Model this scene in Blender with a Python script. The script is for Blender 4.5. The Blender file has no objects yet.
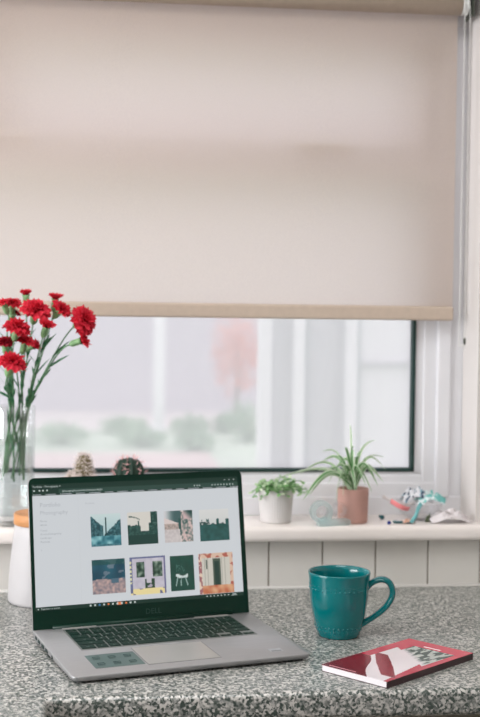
import bpy, bmesh, math, random
from mathutils import Vector, Matrix, noise
from math import sin, cos, pi, radians
random.seed(7)
C = bpy.context.scene.collection
PI = pi
ZC = 0.90                      # worktop height

# ------------------------------------------------------------------ helpers
def link(o):
    C.objects.link(o); return o

def obj(name, bm, m, parent=None, smooth=False, loc=None):
    me = bpy.data.meshes.new(name)
    bm.normal_update(); bm.to_mesh(me); bm.free()
    ms = m if isinstance(m, (list, tuple)) else [m]
    for x in ms: me.materials.append(x)
    if smooth:
        for p in me.polygons: p.use_smooth = True
    o = bpy.data.objects.new(name, me); link(o)
    if parent: o.parent = parent
    if loc is not None: o.location = loc
    return o

def tag(o, label=None, cat=None, group=None, kind=None):
    if label: o['label'] = label
    if cat: o['category'] = cat
    if group: o['group'] = group
    if kind: o['kind'] = kind
    return o

def thing(name, label, cat, loc=(0, 0, 0), rotz=0, group=None):
    o = bpy.data.objects.new(name, None); link(o)
    o.empty_display_size = .05
    o.location = loc; o.rotation_euler = (0, 0, rotz)
    return tag(o, label, cat, group)

def struct(name, bm, m, parent=None, smooth=False):
    o = obj(name, bm, m, parent, smooth)
    if not parent: o['kind'] = 'structure'
    return o

def sharp(bm, ang=35):
    for e in bm.edges:
        if len(e.link_faces) == 2 and e.calc_face_angle(0) > radians(ang): e.smooth = False
        else: e.smooth = True

def box(bm, x0, x1, y0, y1, z0, z1, bev=0, seg=2, mi=0):
    b = bmesh.new()
    bmesh.ops.create_cube(b, size=1)
    for v in b.verts:
        v.co = Vector((x0 + (x1-x0)*(v.co.x+.5), y0 + (y1-y0)*(v.co.y+.5), z0 + (z1-z0)*(v.co.z+.5)))
    if bev: bmesh.ops.bevel(b, geom=list(b.edges), offset=bev, segments=seg, profile=.5, affect='EDGES')
    for f in b.faces: f.material_index = mi
    join(bm, b); return bm

def join(bm, b, M=None):
    if M is not None: b.transform(M)
    me = bpy.data.meshes.new('tmp'); b.to_mesh(me); b.free()
    bm.from_mesh(me); bpy.data.meshes.remove(me)

def lathe(bm, prof, seg=48, cx=0, cy=0, rfun=None, mi=0):
    rings = []
    for (r, z) in prof:
        if r < 1e-6: rings.append([bm.verts.new((cx, cy, z))]); continue
        rg = []
        for k in range(seg):
            a = 2*PI*k/seg
            rr = rfun(r, z, a) if rfun else r
            rg.append(bm.verts.new((cx+rr*cos(a), cy+rr*sin(a), z)))
        rings.append(rg)
    for a, b in zip(rings[:-1], rings[1:]):
        for k in range(seg):
            k2 = (k+1) % seg
            if len(a) == 1 and len(b) == 1: continue
            if len(a) == 1: f = bm.faces.new((a[0], b[k], b[k2]))
            elif len(b) == 1: f = bm.faces.new((a[k], a[k2], b[0]))
            else: f = bm.faces.new((a[k], a[k2], b[k2], b[k]))
            f.material_index = mi
    bmesh.ops.recalc_face_normals(bm, faces=bm.faces)
    return bm

def tube(bm, pts, r, seg=8, cap=True, flat=None, mi=0):
    """swept tube; r number or list; flat=(sx,sy) squashes the cross-section"""
    pts = [Vector(p) for p in pts]; n = len(pts)
    R = r if isinstance(r, (list, tuple)) else [r]*n
    t0 = (pts[1]-pts[0]).normalized()
    up = Vector((0, 0, 1)) if abs(t0.z) < .9 else Vector((0, 1, 0))
    nrm = (up - t0*up.dot(t0)).normalized()
    rings = []
    for i in range(n):
        t = (pts[min(i+1, n-1)]-pts[max(i-1, 0)]).normalized()
        nrm = (nrm - t*nrm.dot(t)).normalized(); bn = t.cross(nrm)
        sx, sy = flat if flat else (1, 1)
        rings.append([bm.verts.new(pts[i]+R[i]*(sx*cos(2*PI*k/seg)*nrm + sy*sin(2*PI*k/seg)*bn)) for k in range(seg)])
    for a, b in zip(rings[:-1], rings[1:]):
        for k in range(seg):
            f = bm.faces.new((a[k], a[(k+1) % seg], b[(k+1) % seg], b[k])); f.material_index = mi
    if cap:
        f = bm.faces.new(rings[0][::-1]); f.material_index = mi
        f = bm.faces.new(rings[-1]); f.material_index = mi
    return bm

def bez(p0, p1, p2, p3, n=16):
    p0, p1, p2, p3 = map(Vector, (p0, p1, p2, p3)); out = []
    for i in range(n+1):
        t = i/n; s = 1-t
        out.append(p0*s**3 + p1*3*s*s*t + p2*3*s*t*t + p3*t**3)
    return out

def ball(bm, c, r, seg=8, sc=(1, 1, 1), mi=0):
    b = bmesh.new(); bmesh.ops.create_uvsphere(b, u_segments=seg, v_segments=max(4, seg//2+1), radius=r)
    for v in b.verts: v.co = Vector((v.co.x*sc[0], v.co.y*sc[1], v.co.z*sc[2])) + Vector(c)
    for f in b.faces: f.material_index = mi
    join(bm, b); return bm

def text_bm(s, size, align='LEFT'):
    cu = bpy.data.curves.new('txt', 'FONT'); cu.body = s; cu.size = size; cu.align_x = align; cu.align_y = 'CENTER'
    cu.resolution_u = 2
    o = bpy.data.objects.new('txt', cu); link(o)
    dg = bpy.context.evaluated_depsgraph_get(); dg.update()
    me = bpy.data.meshes.new_from_object(o.evaluated_get(dg))
    b = bmesh.new(); b.from_mesh(me)
    bpy.data.objects.remove(o); bpy.data.curves.remove(cu); bpy.data.meshes.remove(me)
    return b

# ------------------------------------------------------------------ materials
def S(r, g, b):   # sRGB 0..255 to linear
    f = lambda c: (c/12.92 if c <= .04045 else ((c+.055)/1.055)**2.4)
    return (f(r/255), f(g/255), f(b/255), 1)

def nn(nt, t, **k):
    n = nt.nodes.new(t)
    for a, v in k.items(): setattr(n, a, v)
    return n

def mat(name, col, rough=.5, metal=0, var=0, scale=20, bump=0, bscale=200, spec=.5, trans=0, ior=1.45, coat=0, sss=0, stretch=None):
    m = bpy.data.materials.new(name); m.use_nodes = True; nt = m.node_tree
    b = nt.nodes['Principled BSDF']
    b.inputs['Roughness'].default_value = rough; b.inputs['Metallic'].default_value = metal
    b.inputs['Specular IOR Level'].default_value = spec; b.inputs['IOR'].default_value = ior
    b.inputs['Transmission Weight'].default_value = trans; b.inputs['Coat Weight'].default_value = coat
    b.inputs['Base Color'].default_value = col
    tc = nn(nt, 'ShaderNodeTexCoord')
    src = tc.outputs['Object']
    if stretch:
        mp = nn(nt, 'ShaderNodeMapping'); mp.inputs['Scale'].default_value = stretch
        nt.links.new(src, mp.inputs['Vector']); src = mp.outputs['Vector']
    if var:
        nz = nn(nt, 'ShaderNodeTexNoise'); nz.inputs['Scale'].default_value = scale; nz.inputs['Detail'].default_value = 4
        nt.links.new(src, nz.inputs['Vector'])
        rp = nn(nt, 'ShaderNodeValToRGB')
        lo = tuple(max(0, c*(1-var)) for c in col[:3])+(1,); hi = tuple(min(1, c*(1+var)) for c in col[:3])+(1,)
        rp.color_ramp.elements[0].color = lo; rp.color_ramp.elements[1].color = hi
        rp.color_ramp.elements[0].position = .3; rp.color_ramp.elements[1].position = .7
        nt.links.new(nz.outputs['Fac'], rp.inputs['Fac']); nt.links.new(rp.outputs['Color'], b.inputs['Base Color'])
    if bump:
        n2 = nn(nt, 'ShaderNodeTexNoise'); n2.inputs['Scale'].default_value = bscale; n2.inputs['Detail'].default_value = 3
        nt.links.new(src, n2.inputs['Vector'])
        bp = nn(nt, 'ShaderNodeBump'); bp.inputs['Strength'].default_value = bump; bp.inputs['Distance'].default_value = .001
        nt.links.new(n2.outputs['Fac'], bp.inputs['Height']); nt.links.new(bp.outputs['Normal'], b.inputs['Normal'])
    return m

def attr_mat(name, rough=.5, emit=0, translucent=0, spec=.5):
    """colour from the mesh's painted pattern ('Col' attribute)"""
    m = bpy.data.materials.new(name); m.use_nodes = True; nt = m.node_tree
    b = nt.nodes['Principled BSDF']; a = nn(nt, 'ShaderNodeVertexColor', layer_name='Col')
    b.inputs['Roughness'].default_value = rough; b.inputs['Specular IOR Level'].default_value = spec
    if emit:
        b.inputs['Base Color'].default_value = (.01, .01, .01, 1)
        nt.links.new(a.outputs['Color'], b.inputs['Emission Color']); b.inputs['Emission Strength'].default_value = emit
    else:
        nt.links.new(a.outputs['Color'], b.inputs['Base Color'])
        if translucent:
            t = nn(nt, 'ShaderNodeBsdfTranslucent'); mx = nn(nt, 'ShaderNodeMixShader'); mx.inputs[0].default_value = translucent
            out = nt.nodes['Material Output']
            nt.links.new(a.outputs['Color'], t.inputs['Color'])
            nt.links.new(b.outputs[0], mx.inputs[1]); nt.links.new(t.outputs[0], mx.inputs[2]); nt.links.new(mx.outputs[0], out.inputs[0])
    return m

def emit_mat(name, col, s=1):
    m = bpy.data.materials.new(name); m.use_nodes = True; b = m.node_tree.nodes['Principled BSDF']
    b.inputs['Base Color'].default_value = (.01, .01, .01, 1); b.inputs['Roughness'].default_value = .4
    b.inputs['Emission Color'].default_value = col; b.inputs['Emission Strength'].default_value = s
    b.inputs['Specular IOR Level'].default_value = .2
    return m

def thin_glass(name, tint=(1, 1, 1, 1), gloss=.12, milky=0, rough=.02, edge=.6):
    """clear thin glass: transparent + mirror layer that grows towards grazing, optional milky film"""
    m = bpy.data.materials.new(name); m.use_nodes = True; nt = m.node_tree
    for n in list(nt.nodes):
        if n.type != 'OUTPUT_MATERIAL': nt.nodes.remove(n)
    out = nt.nodes['Material Output']
    tr = nn(nt, 'ShaderNodeBsdfTransparent'); tr.inputs[0].default_value = tint
    gl = nn(nt, 'ShaderNodeBsdfGlossy'); gl.inputs['Roughness'].default_value = rough
    lw = nn(nt, 'ShaderNodeLayerWeight'); lw.inputs[0].default_value = .35
    ma = nn(nt, 'ShaderNodeMath', operation='MULTIPLY_ADD'); ma.inputs[1].default_value = edge; ma.inputs[2].default_value = gloss*.4
    nt.links.new(lw.outputs['Facing'], ma.inputs[0])
    pw = nn(nt, 'ShaderNodeMath', operation='POWER'); pw.inputs[1].default_value = 2.0
    nt.links.new(ma.outputs[0], pw.inputs[0])
    ad = nn(nt, 'ShaderNodeMath', operation='ADD'); ad.inputs[1].default_value = gloss*.4; ad.use_clamp = True
    nt.links.new(pw.outputs[0], ad.inputs[0])
    mx = nn(nt, 'ShaderNodeMixShader')
    nt.links.new(ad.outputs[0], mx.inputs[0]); nt.links.new(tr.outputs[0], mx.inputs[1]); nt.links.new(gl.outputs[0], mx.inputs[2])
    last = mx
    if milky:
        tl = nn(nt, 'ShaderNodeBsdfTranslucent'); tl.inputs[0].default_value = (.93, .93, .95, 1)
        m2 = nn(nt, 'ShaderNodeMixShader'); m2.inputs[0].default_value = milky
        nt.links.new(mx.outputs[0], m2.inputs[1]); nt.links.new(tl.outputs[0], m2.inputs[2]); last = m2
    nt.links.new(last.outputs[0], out.inputs[0])
    return m

M = {}
M['wall'] = mat('warm white painted plaster', S(224, 219, 214), .5, var=.02, scale=3)
M['reveal'] = mat('gloss white reveal paint', S(216, 211, 208), .25, var=.02, scale=6)
M['tile'] = mat('glazed cream tile', S(214, 211, 206), .18, var=.03, scale=8)
M['grout'] = mat('aged grey grout', S(150, 142, 132), .9, var=.1, scale=60)
M['sealant'] = mat('white silicone sealant', S(225, 223, 220), .5, var=.02)
M['sill'] = mat('gloss white sill board', S(235, 228, 224), .3, var=.03, scale=5)
M['upvc'] = mat('white plastic window frame', S(226, 226, 230), .3, var=.01)
M['gasket'] = mat('black rubber gasket', S(22, 52, 48), .6, var=.1)
M['ceiling'] = mat('ceiling paint', S(235, 230, 222), .8, var=.02)
M['floor'] = mat('dark slate floor', S(112, 108, 106), .4, var=.12, scale=4)
M['pane'] = thin_glass('hazy window glass', (.98, .97, .985, 1), .08, milky=.30)
M['clear'] = thin_glass('clear vase glass', (.955, .965, .965, 1), .2, rough=.04, edge=.75)
M['bowlglass'] = thin_glass('clear bowl plastic', (.98, .98, .985, 1), .12, rough=.08, edge=.5)
M['aqua'] = thin_glass('pale aqua plastic', (.84, .96, .95, 1), .10, milky=.42, rough=.15, edge=.3)
M['deck'] = mat('brushed silver aluminium', S(160, 160, 162), .38, metal=.45, var=.03, scale=30, stretch=(1, 14, 14))
M['bezel'] = mat('dark glossy laptop bezel', S(8, 42, 32), .3, spec=.25, var=.05)
M['key'] = mat('dark laptop key plastic', S(12, 42, 34), .5, var=.05, spec=.3)
M['legend'] = mat('key legend print', S(170, 185, 180), .6)
M['well'] = mat('keyboard well', S(120, 124, 122), .45, metal=.3, var=.03)
M['pad'] = mat('satin touchpad', S(178, 176, 174), .3, metal=.35, var=.02)
M['groove'] = mat('touchpad groove', S(110, 112, 112), .5, var=.05)
M['label_dark'] = mat('grey green sticker', S(84, 104, 102), .35, var=.08, scale=60)
M['label_ink'] = mat('dark sticker print', S(40, 66, 64), .4, var=.05)
M['label_grey'] = mat('pale grey sticker', S(150, 152, 156), .35, var=.05)
M['logo'] = mat('silver grey logo lettering', S(34, 62, 56), .5)
M['port'] = mat('dark port opening', S(24, 44, 42), .6)
M['mug'] = mat('teal glazed stoneware', S(0, 105, 109), .14, var=.10, scale=25, coat=.3, bump=.05, bscale=30)
M['paper'] = mat('white page edges', S(226, 222, 226), .8, var=.05, scale=300, stretch=(1, 1, 60))
M['spine'] = mat('dark maroon book spine', S(60, 32, 38), .3, var=.1)
M['blindbar'] = mat('beige fabric covered bar', S(194, 177, 162), .8, var=.04, scale=80, bump=.2, bscale=900)
M['bracket'] = mat('dark metal bracket', S(70, 74, 64), .35, metal=.5, var=.1)
M['whitep'] = mat('white plastic', S(226, 226, 224), .35, var=.02)
M['jug'] = mat('matt white stoneware', S(188, 186, 188), .45, var=.03, scale=10)
M['wood'] = mat('warm beech wood', S(196, 138, 88), .5, var=.18, scale=18, stretch=(1, 1, 8))
M['potwhite'] = mat('white ribbed ceramic', S(206, 203, 202), .5, var=.03)
M['potpink'] = mat('dusty pink ceramic', S(188, 146, 136), .6, var=.07, scale=30)
M['soil'] = mat('dark soil', S(70, 55, 42), .95, var=.3, scale=120, bump=.6, bscale=300)
M['stem'] = mat('green flower stem', S(92, 138, 98), .5, var=.15, scale=60)
M['stemdark'] = mat('dark green leaf', S(40, 92, 66), .5, var=.15, scale=40)
M['calyx'] = mat('light green calyx', S(120, 160, 110), .5, var=.2, scale=90)
M['petal'] = attr_mat('red carnation petal', .6, translucent=.28, spec=.2)
M['leaf'] = attr_mat('soft plant leaf', .5, translucent=.35, spec=.3)
M['cactus'] = mat('dark green cactus skin', S(24, 52, 40), .6, var=.25, scale=90, bump=.4, bscale=200)
M['cactuspale'] = mat('dusty olive cactus skin', S(120, 108, 78), .7, var=.25, scale=120, bump=.4, bscale=200)
M['spine_pink'] = mat('pink cactus spines', S(224, 176, 176), .6, var=.08)
M['spine_white'] = mat('white cactus fuzz', S(236, 226, 222), .7, var=.05)
M['terracotta'] = mat('terracotta pot', S(176, 118, 92), .8, var=.1)
M['teal'] = mat('teal plastic', S(120, 186, 190), .4, var=.15, scale=60)
M['darkteal'] = mat('dark teal plastic', S(38, 92, 98), .35, var=.1, scale=60)
M['pink'] = mat('salmon pink ribbon', S(240, 142, 146), .6, var=.06)
M['bluebead'] = mat('blue bead', S(30, 50, 130), .2, var=.1)
M['cloth'] = mat('crumpled white cloth', S(226, 220, 220), .8, var=.04, bump=.3, bscale=300)
M['greenbit'] = mat('olive green', S(90, 104, 76), .6, var=.2)
M['cab'] = mat('off white cabinet laminate', S(214, 208, 196), .4, var=.02)
M['steel'] = mat('brushed steel handle', S(170, 170, 170), .3, metal=1, var=.05)
M['chrome'] = M['steel']

# speckled stone worktop
def granite():
    m = bpy.data.materials.new('speckled grey stone laminate'); m.use_nodes = True; nt = m.node_tree
    b = nt.nodes['Principled BSDF']; b.inputs['Roughness'].default_value = .30; b.inputs['Specular IOR Level'].default_value = .7
    tc = nn(nt, 'ShaderNodeTexCoord'); L = nt.links.new
    def nz(sc, det=2, rgh=.5):
        n = nn(nt, 'ShaderNodeTexNoise'); n.inputs['Scale'].default_value = sc; n.inputs['Detail'].default_value = det
        n.inputs['Roughness'].default_value = rgh
        L(tc.outputs['Object'], n.inputs['Vector']); return n
    def ramp(src, pts):
        r = nn(nt, 'ShaderNodeValToRGB'); e = r.color_ramp.elements
        while len(e) < len(pts): e.new(.5)
        for i, (p, c) in enumerate(pts): e[i].position = p; e[i].color = c
        L(src, r.inputs['Fac']); return r
    base = ramp(nz(140, 3, .6).outputs['Fac'], [(.32, S(88, 96, 92)), (.5, S(142, 144, 141)), (.66, S(196, 194, 190))])
    dark = ramp(nz(260, 2, .6).outputs['Fac'], [(.40, (1, 1, 1, 1)), (.47, (0, 0, 0, 1))])
    mx = nn(nt, 'ShaderNodeMix', data_type='RGBA'); L(dark.outputs['Color'], mx.inputs[0]); L(base.outputs['Color'], mx.inputs[6]); mx.inputs[7].default_value = S(60, 74, 69)
    v = nn(nt, 'ShaderNodeTexVoronoi'); v.inputs['Scale'].default_value = 290; L(tc.outputs['Object'], v.inputs['Vector'])
    vr = nn(nt, 'ShaderNodeValToRGB'); vr.color_ramp.elements[0].position = .70; vr.color_ramp.elements[0].color = (0, 0, 0, 1); vr.color_ramp.elements[1].position = .74
    sp = nn(nt, 'ShaderNodeSeparateColor'); L(v.outputs['Color'], sp.inputs[0]); L(sp.outputs[0], vr.inputs['Fac'])
    m2 = nn(nt, 'ShaderNodeMix', data_type='RGBA'); L(vr.outputs['Color'], m2.inputs[0]); L(mx.outputs[2], m2.inputs[6]); m2.inputs[7].default_value = S(198, 196, 192)
    v3 = nn(nt, 'ShaderNodeValToRGB'); v3.color_ramp.elements[0].position = .80; v3.color_ramp.elements[0].color = (0, 0, 0, 1); v3.color_ramp.elements[1].position = .83
    L(sp.outputs[1], v3.inputs['Fac'])
    m3 = nn(nt, 'ShaderNodeMix', data_type='RGBA'); L(v3.outputs['Color'], m3.inputs[0]); L(m2.outputs[2], m3.inputs[6]); m3.inputs[7].default_value = S(62, 75, 70)
    L(m3.outputs[2], b.inputs['Base Color'])
    return m
M['granite'] = granite()

def fabric():
    m = bpy.data.materials.new('translucent beige roller blind fabric'); m.use_nodes = True; nt = m.node_tree; L = nt.links.new
    for n in list(nt.nodes):
        if n.type != 'OUTPUT_MATERIAL': nt.nodes.remove(n)
    out = nt.nodes['Material Output']
    tc = nn(nt, 'ShaderNodeTexCoord')
    n1 = nn(nt, 'ShaderNodeTexNoise'); n1.inputs['Scale'].default_value = 700; n1.inputs['Detail'].default_value = 1
    mp = nn(nt, 'ShaderNodeMapping'); mp.inputs['Scale'].default_value = (1, 1, .6); L(tc.outputs['Object'], mp.inputs['Vector']); L(mp.outputs[0], n1.inputs['Vector'])
    r = nn(nt, 'ShaderNodeValToRGB'); r.color_ramp.elements[0].position = .3; r.color_ramp.elements[1].position = .7
    r.color_ramp.elements[0].color = S(198, 178, 158); r.color_ramp.elements[1].color = S(212, 193, 172)
    L(n1.outputs['Fac'], r.inputs['Fac'])
    d = nn(nt, 'ShaderNodeBsdfDiffuse'); L(r.outputs['Color'], d.inputs['Color'])
    t = nn(nt, 'ShaderNodeBsdfTranslucent'); t.inputs['Color'].default_value = FAB_T
    mx = nn(nt, 'ShaderNodeMixShader'); mx.inputs[0].default_value = FAB_MIX
    L(d.outputs[0], mx.inputs[1]); L(t.outputs[0], mx.inputs[2]); L(mx.outputs[0], out.inputs[0])
    return m
FAB_T = (.93, .89, .91, 1); FAB_MIX = .60
M['fabric'] = fabric()

# ------------------------------------------------------------------ camera
fpx, pitch, yaw, roll = 1240.0, .0318, -.1175, .0122
cp, sp_, cy_, sy_ = cos(pitch), sin(pitch), cos(yaw), sin(yaw)
fw = Vector((-sy_*cp, cy_*cp, -sp_)); rt = Vector((cy_, sy_, 0)); upv = rt.cross(fw)
rr = cos(roll)*rt + sin(roll)*upv; uu = -sin(roll)*rt + cos(roll)*upv
cam = bpy.data.cameras.new('camera'); co = bpy.data.objects.new('camera', cam); link(co)
mw = Matrix((rr, uu, -fw)).transposed().to_4x4(); mw.translation = Vector((0, 0, ZC+.4968)); co.matrix_world = mw
cam.sensor_fit = 'VERTICAL'; cam.sensor_height = 36; cam.sensor_width = 24; cam.lens = fpx/717*36
cam.clip_start = .05; cam.clip_end = 200
cam.dof.use_dof = True; cam.dof.focus_distance = 1.80; cam.dof.aperture_fstop = 4.5
bpy.context.scene.camera = co

# ------------------------------------------------------------------ room
WY = 2.257; ZS = 1.020; RX = .72; LX = -1.05; HZ = 2.03
X0, X1, Y0, H = -2.4, 2.0, -2.4, 2.5
bm = bmesh.new(); box(bm, X0-.1, X1+.1, Y0-.1, WY+.25, -.1, 0); struct('floor', bm, M['floor'])
bm = bmesh.new(); box(bm, X0-.1, X1+.1, Y0-.1, WY+.25, H, H+.1); struct('ceiling', bm, M['ceiling'])
bm = bmesh.new()
box(bm, X0, X1, WY, WY+.25, 0, .9915); box(bm, X0, X1, WY, WY+.25, HZ, H)
box(bm, X0, LX, WY, WY+.25, .9915, HZ); box(bm, RX, X1, WY, WY+.25, .9915, HZ)
wb = struct('wall_back', bm, M['wall'])
bm = bmesh.new(); box(bm, X1, X1+.1, Y0, WY+.25, 0, H); struct('wall_right', bm, M['wall'])
bm = bmesh.new(); box(bm, X0, X1, Y0-.1, Y0, 0, H); struct('wall_front', bm, M['wall'])
# left wall with an opening for the second window
LW = (.1, 1.9, 1.0, 2.2)
bm = bmesh.new()
box(bm, X0-.1, X0, Y0, WY+.25, 0, LW[2]); box(bm, X0-.1, X0, Y0, WY+.25, LW[3], H)
box(bm, X0-.1, X0, Y0, LW[0], LW[2], LW[3]); box(bm, X0-.1, X0, LW[1], WY+.25, LW[2], LW[3])
struct('wall_left', bm, M['wall'])
# splashback tiles: one bevelled tile per 100.3 mm
bm = bmesh.new()
box(bm, X0+.01, X1-.01, WY-.0035, WY, ZC+.0005, .9915, mi=1)
t0 = .3239; p = .1003
for k in range(-27, 17):
    a = t0+k*p+.0014; b = t0+(k+1)*p-.0014
    if a < X0+.01 or b > X1-.01: continue
    box(bm, a, b, WY-.0062, WY-.001, ZC+.001, .9905, bev=.0011, seg=2)
tb = struct('tile_band', bm, [M['tile'], M['grout']], wb)
tb['label'] = 'row of cream glazed tiles below the sill'
bm = bmesh.new()
tube(bm, [(X0+.01, WY-.006, ZC+.001), (X1-.01, WY-.006, ZC+.001)], .0042, 8); struct('trim_1', bm, M['sealant'], smooth=True)

# main window ---------------------------------------------------------------
FY = 2.352
win = bpy.data.objects.new('window_1', None); link(win); win.location = (0, FY, ZS); win['kind'] = 'structure'
def W(name, bm, m, smooth=False, label=None, parent=win):
    bm.transform(Matrix.Translation((0, -FY, -ZS)))
    o = obj(name, bm, m, parent, smooth)
    if label: o['label'] = label
    return o
TZ0, TZ1 = 1.655, 1.715
gx0, gx1, gz0 = -.95, .618, 1.1080
bm = bmesh.new()
# outer frame, stepped: outer band set back, inner casement band proud
box(bm, LX, RX, FY, FY+.075, ZS, ZS+.035, .002); box(bm, LX, RX, FY, FY+.075, 1.965, HZ, .002)
box(bm, LX, LX+.04, FY+.001, FY+.075, ZS+.03, 1.97, .002); box(bm, .690, RX, FY+.004, FY+.075, ZS+.03, 1.97, .002)
box(bm, .6650, .6915, FY-.004, FY+.075, ZS+.034, 1.97, .003)
box(bm, LX+.038, .692, FY+.004, FY+.07, ZS+.03, ZS+.062, .003)
box(bm, LX+.038, .692, FY+.004, FY+.07, 1.93, 1.97, .003)
box(bm, LX+.038, .692, FY-.002, FY+.07, TZ0, TZ1, .003)
# casement and glazing bead, bottom and sides
box(bm, LX+.05, .641, FY+.0085, FY+.065, ZS+.058, gz0-.012, .003)
box(bm, .640, .667, FY+.0075, FY+.065, ZS+.0585, TZ0+.01, .003)
box(bm, LX+.05, gx0-.015, FY+.008, FY+.065, ZS+.06, TZ0+.01, .003)
box(bm, gx0-.02, gx1+.022, FY+.012, FY+.06, gz0-.016, gz0-.0045, .003)
box(bm, gx1+.0045, gx1+.026, FY+.012, FY+.06, gz0-.012, TZ0, .003)
box(bm, gx0-.02, gx0-.0045, FY+.012, FY+.06, gz0-.012, TZ0, .003)
W('window_frame', bm, M['upvc'])
bm = bmesh.new()
box(bm, gx0-.005, gx1+.005, FY+.008, FY+.03, gz0-.0052, gz0+.001, .0006)
box(bm, gx1, gx1+.0058, FY+.008, FY+.03, gz0-.005, TZ0, .0006)
box(bm, gx0-.0058, gx0, FY+.008, FY+.03, gz0-.005, TZ0, .0006)
W('gasket', bm, M['gasket'], label='dark rubber gasket line around the glass')
bm = bmesh.new(); box(bm, gx0-.003, gx1+.003, FY+.024, FY+.028, gz0-.003, TZ0+.004); W('pane', bm, M['pane'])
# upper vents with frame bars and fasteners
bm = bmesh.new()
for (a, b) in ((-1.0, -.175), (-.17, .655)):
    box(bm, a, b, FY+.006, FY+.06, TZ1, TZ1+.03, .003); box(bm, a, b, FY+.006, FY+.06, 1.892, 1.932, .003)
    box(bm, a, a+.012, FY+.006, FY+.06, TZ1+.02, 1.92, .003); box(bm, b-.055, b, FY+.006, FY+.06, TZ1+.02, 1.92, .003)
W('top_vent_frame', bm, M['upvc'])
bm = bmesh.new(); box(bm, -.99, .65, FY+.03, FY+.034, TZ1+.02, 1.92); W('top_pane', bm, M['pane'])
for hx in (-.20, .395):
    bm = bmesh.new()
    box(bm, hx-.015, hx+.015, FY-.014, FY+.007, TZ1+.004, TZ1+.026, .003)
    box(bm, hx-.012, hx+.085, FY-.026, FY-.013, TZ1+.009, TZ1+.021, .004)
    W('fastener_handle', bm, M['whitep'])
# sill board with rounded nose, resting on the wall
bm = bmesh.new()
prof = [(2.352, .9925), (2.2225, .9925), (2.2195, .9955), (2.2185, 1.001), (2.2185, 1.011), (2.2200, 1.0165), (2.2245, 1.0196), (2.2300, 1.0200), (2.352, 1.0200)]
for (xa, xb) in ((LX-.06, .80),):
    va = [bm.verts.new((xa, y, z)) for y, z in prof]; vb = [bm.verts.new((xb, y, z)) for y, z in prof]
    n = len(prof)
    for i in range(n): bm.faces.new((va[i], va[(i+1) % n], vb[(i+1) % n], vb[i]))
    bm.faces.new(va[::-1]); bm.faces.new(vb)
bmesh.ops.recalc_face_normals(bm, faces=bm.faces); sharp(bm, 50)
W('window_sill', bm, M['sill'], True)
# reveal linings
bm = bmesh.new()
box(bm, RX-.004, RX+.02, WY-.001, FY+.001, ZS-.005, HZ); box(bm, LX-.02, LX+.004, WY-.001, FY+.001, ZS-.005, HZ)
box(bm, LX, RX, WY-.001, FY+.001, HZ-.006, HZ+.02)
W('reveal_lining', bm, M['reveal'])
# second window, in the left wall
w2 = bpy.data.objects.new('window_2', None); link(w2); w2['kind'] = 'structure'; w2.location = (X0, 0, LW[2])
bm = bmesh.new()
y0, y1, z0, z1 = LW
for a in ((y0, y1, z0, z0+.05), (y0, y1, z1-.05, z1), (y0, y0+.05, z0, z1), (y1-.05, y1, z0, z1), (.975, 1.025, z0, z1)):
    box(bm, -.08, -.02, a[0], a[1], a[2]-LW[2], a[3]-LW[2], .003)
obj('window_frame', bm, M['upvc'], w2)
bm = bmesh.new(); box(bm, -.052, -.048, y0+.05, y1-.05, .05, z1-z0-.05); obj('pane', bm, thin_glass('clear side glass', gloss=.05), w2)

# ------------------------------------------------------------------ roller blind
BY = 2.300; BZ = 1.995
bl = thing('roller_blind', 'beige translucent roller blind pulled halfway down over the window', 'blind', (0, BY, BZ))
def B(name, bm, m, smooth=False, parent=bl, label=None):
    bm.transform(Matrix.Translation((0, -BY, -BZ)))
    o = obj(name, bm, m, parent, smooth)
    if label: o['label'] = label
    return o
bxa, bxb = -1.02, .6835
def sag(x): return .0015*sin(x*2.3)
bm = bmesh.new()
prev = None; nx = 60
zs = [1.4245 + (BZ-.0-1.4245)*i/24 for i in range(25)]
cols = []
for i in range(nx+1):
    x = bxa + (bxb-bxa)*i/nx
    cols.append([bm.verts.new((x, BY+.019+.0012*sin(x*7)*sin((z-1.4)*4), z)) for z in zs])
for i in range(nx):
    for j in range(24): bm.faces.new((cols[i][j], cols[i+1][j], cols[i+1][j+1], cols[i][j+1]))
B('fabric', bm, M['fabric'], True)
bm = bmesh.new()
tube(bm, [(bxa, BY, BZ), (bxb, BY, BZ)], .0195, 40); sharp(bm, 50)
B('roller', bm, M['blindbar'], True, label='roller with rolled beige fabric')
bm = bmesh.new(); box(bm, bxa-.001, bxb+.001, BY+.0135, BY+.0245, 1.3985, 1.4255, .004, 3)
B('hem_bar', bm, M['blindbar'], label='beige bottom bar of the blind')
for x in (bxb+.016, bxa-.018):
    bm = bmesh.new(); box(bm, x, x+.0025, BY-.028, BY+.025, BZ-.026, HZ-.006, .001)
    box(bm, x-.012, x+.0025, BY-.024, BY+.022, HZ-.0095, HZ-.006, .001)
    B('bracket', bm, M['bracket'], label='dark metal end bracket')
bm = bmesh.new()
b2 = bmesh.new(); lathe(b2, [(0, 0), (.019, 0), (.020, .002), (.016, .005), (.020, .008), (.019, .0125), (0, .0125)], 32)
b2.transform(Matrix.Translation((bxb+.001, BY, BZ)) @ Matrix.Rotation(PI/2, 4, 'Y')); join(bm, b2)
B('chain_wheel', bm, M['whitep'], True, label='white chain wheel')
bm = bmesh.new()
cxx = bxb+.0065
zb = 1.345
path = []
for i in range(int((BZ-zb)/.0042)): path.append((cxx-.0035, BY-.0185, BZ-i*.0042))
for k in range(1, 6): path.append((cxx-.0035+.0105*k/6, BY-.0185+.0*k, path[-1][2]-.0012 if k < 3 else path[-1][2]+.0012))
for i in range(int((BZ-zb)/.0042)): path.append((cxx+.007, BY-.0175, zb+i*.0042))
for k in range(10):
    a = PI*k/9; path.append((cxx+.002, BY-.0185*cos(a), BZ+.0185*sin(a)))
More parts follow.
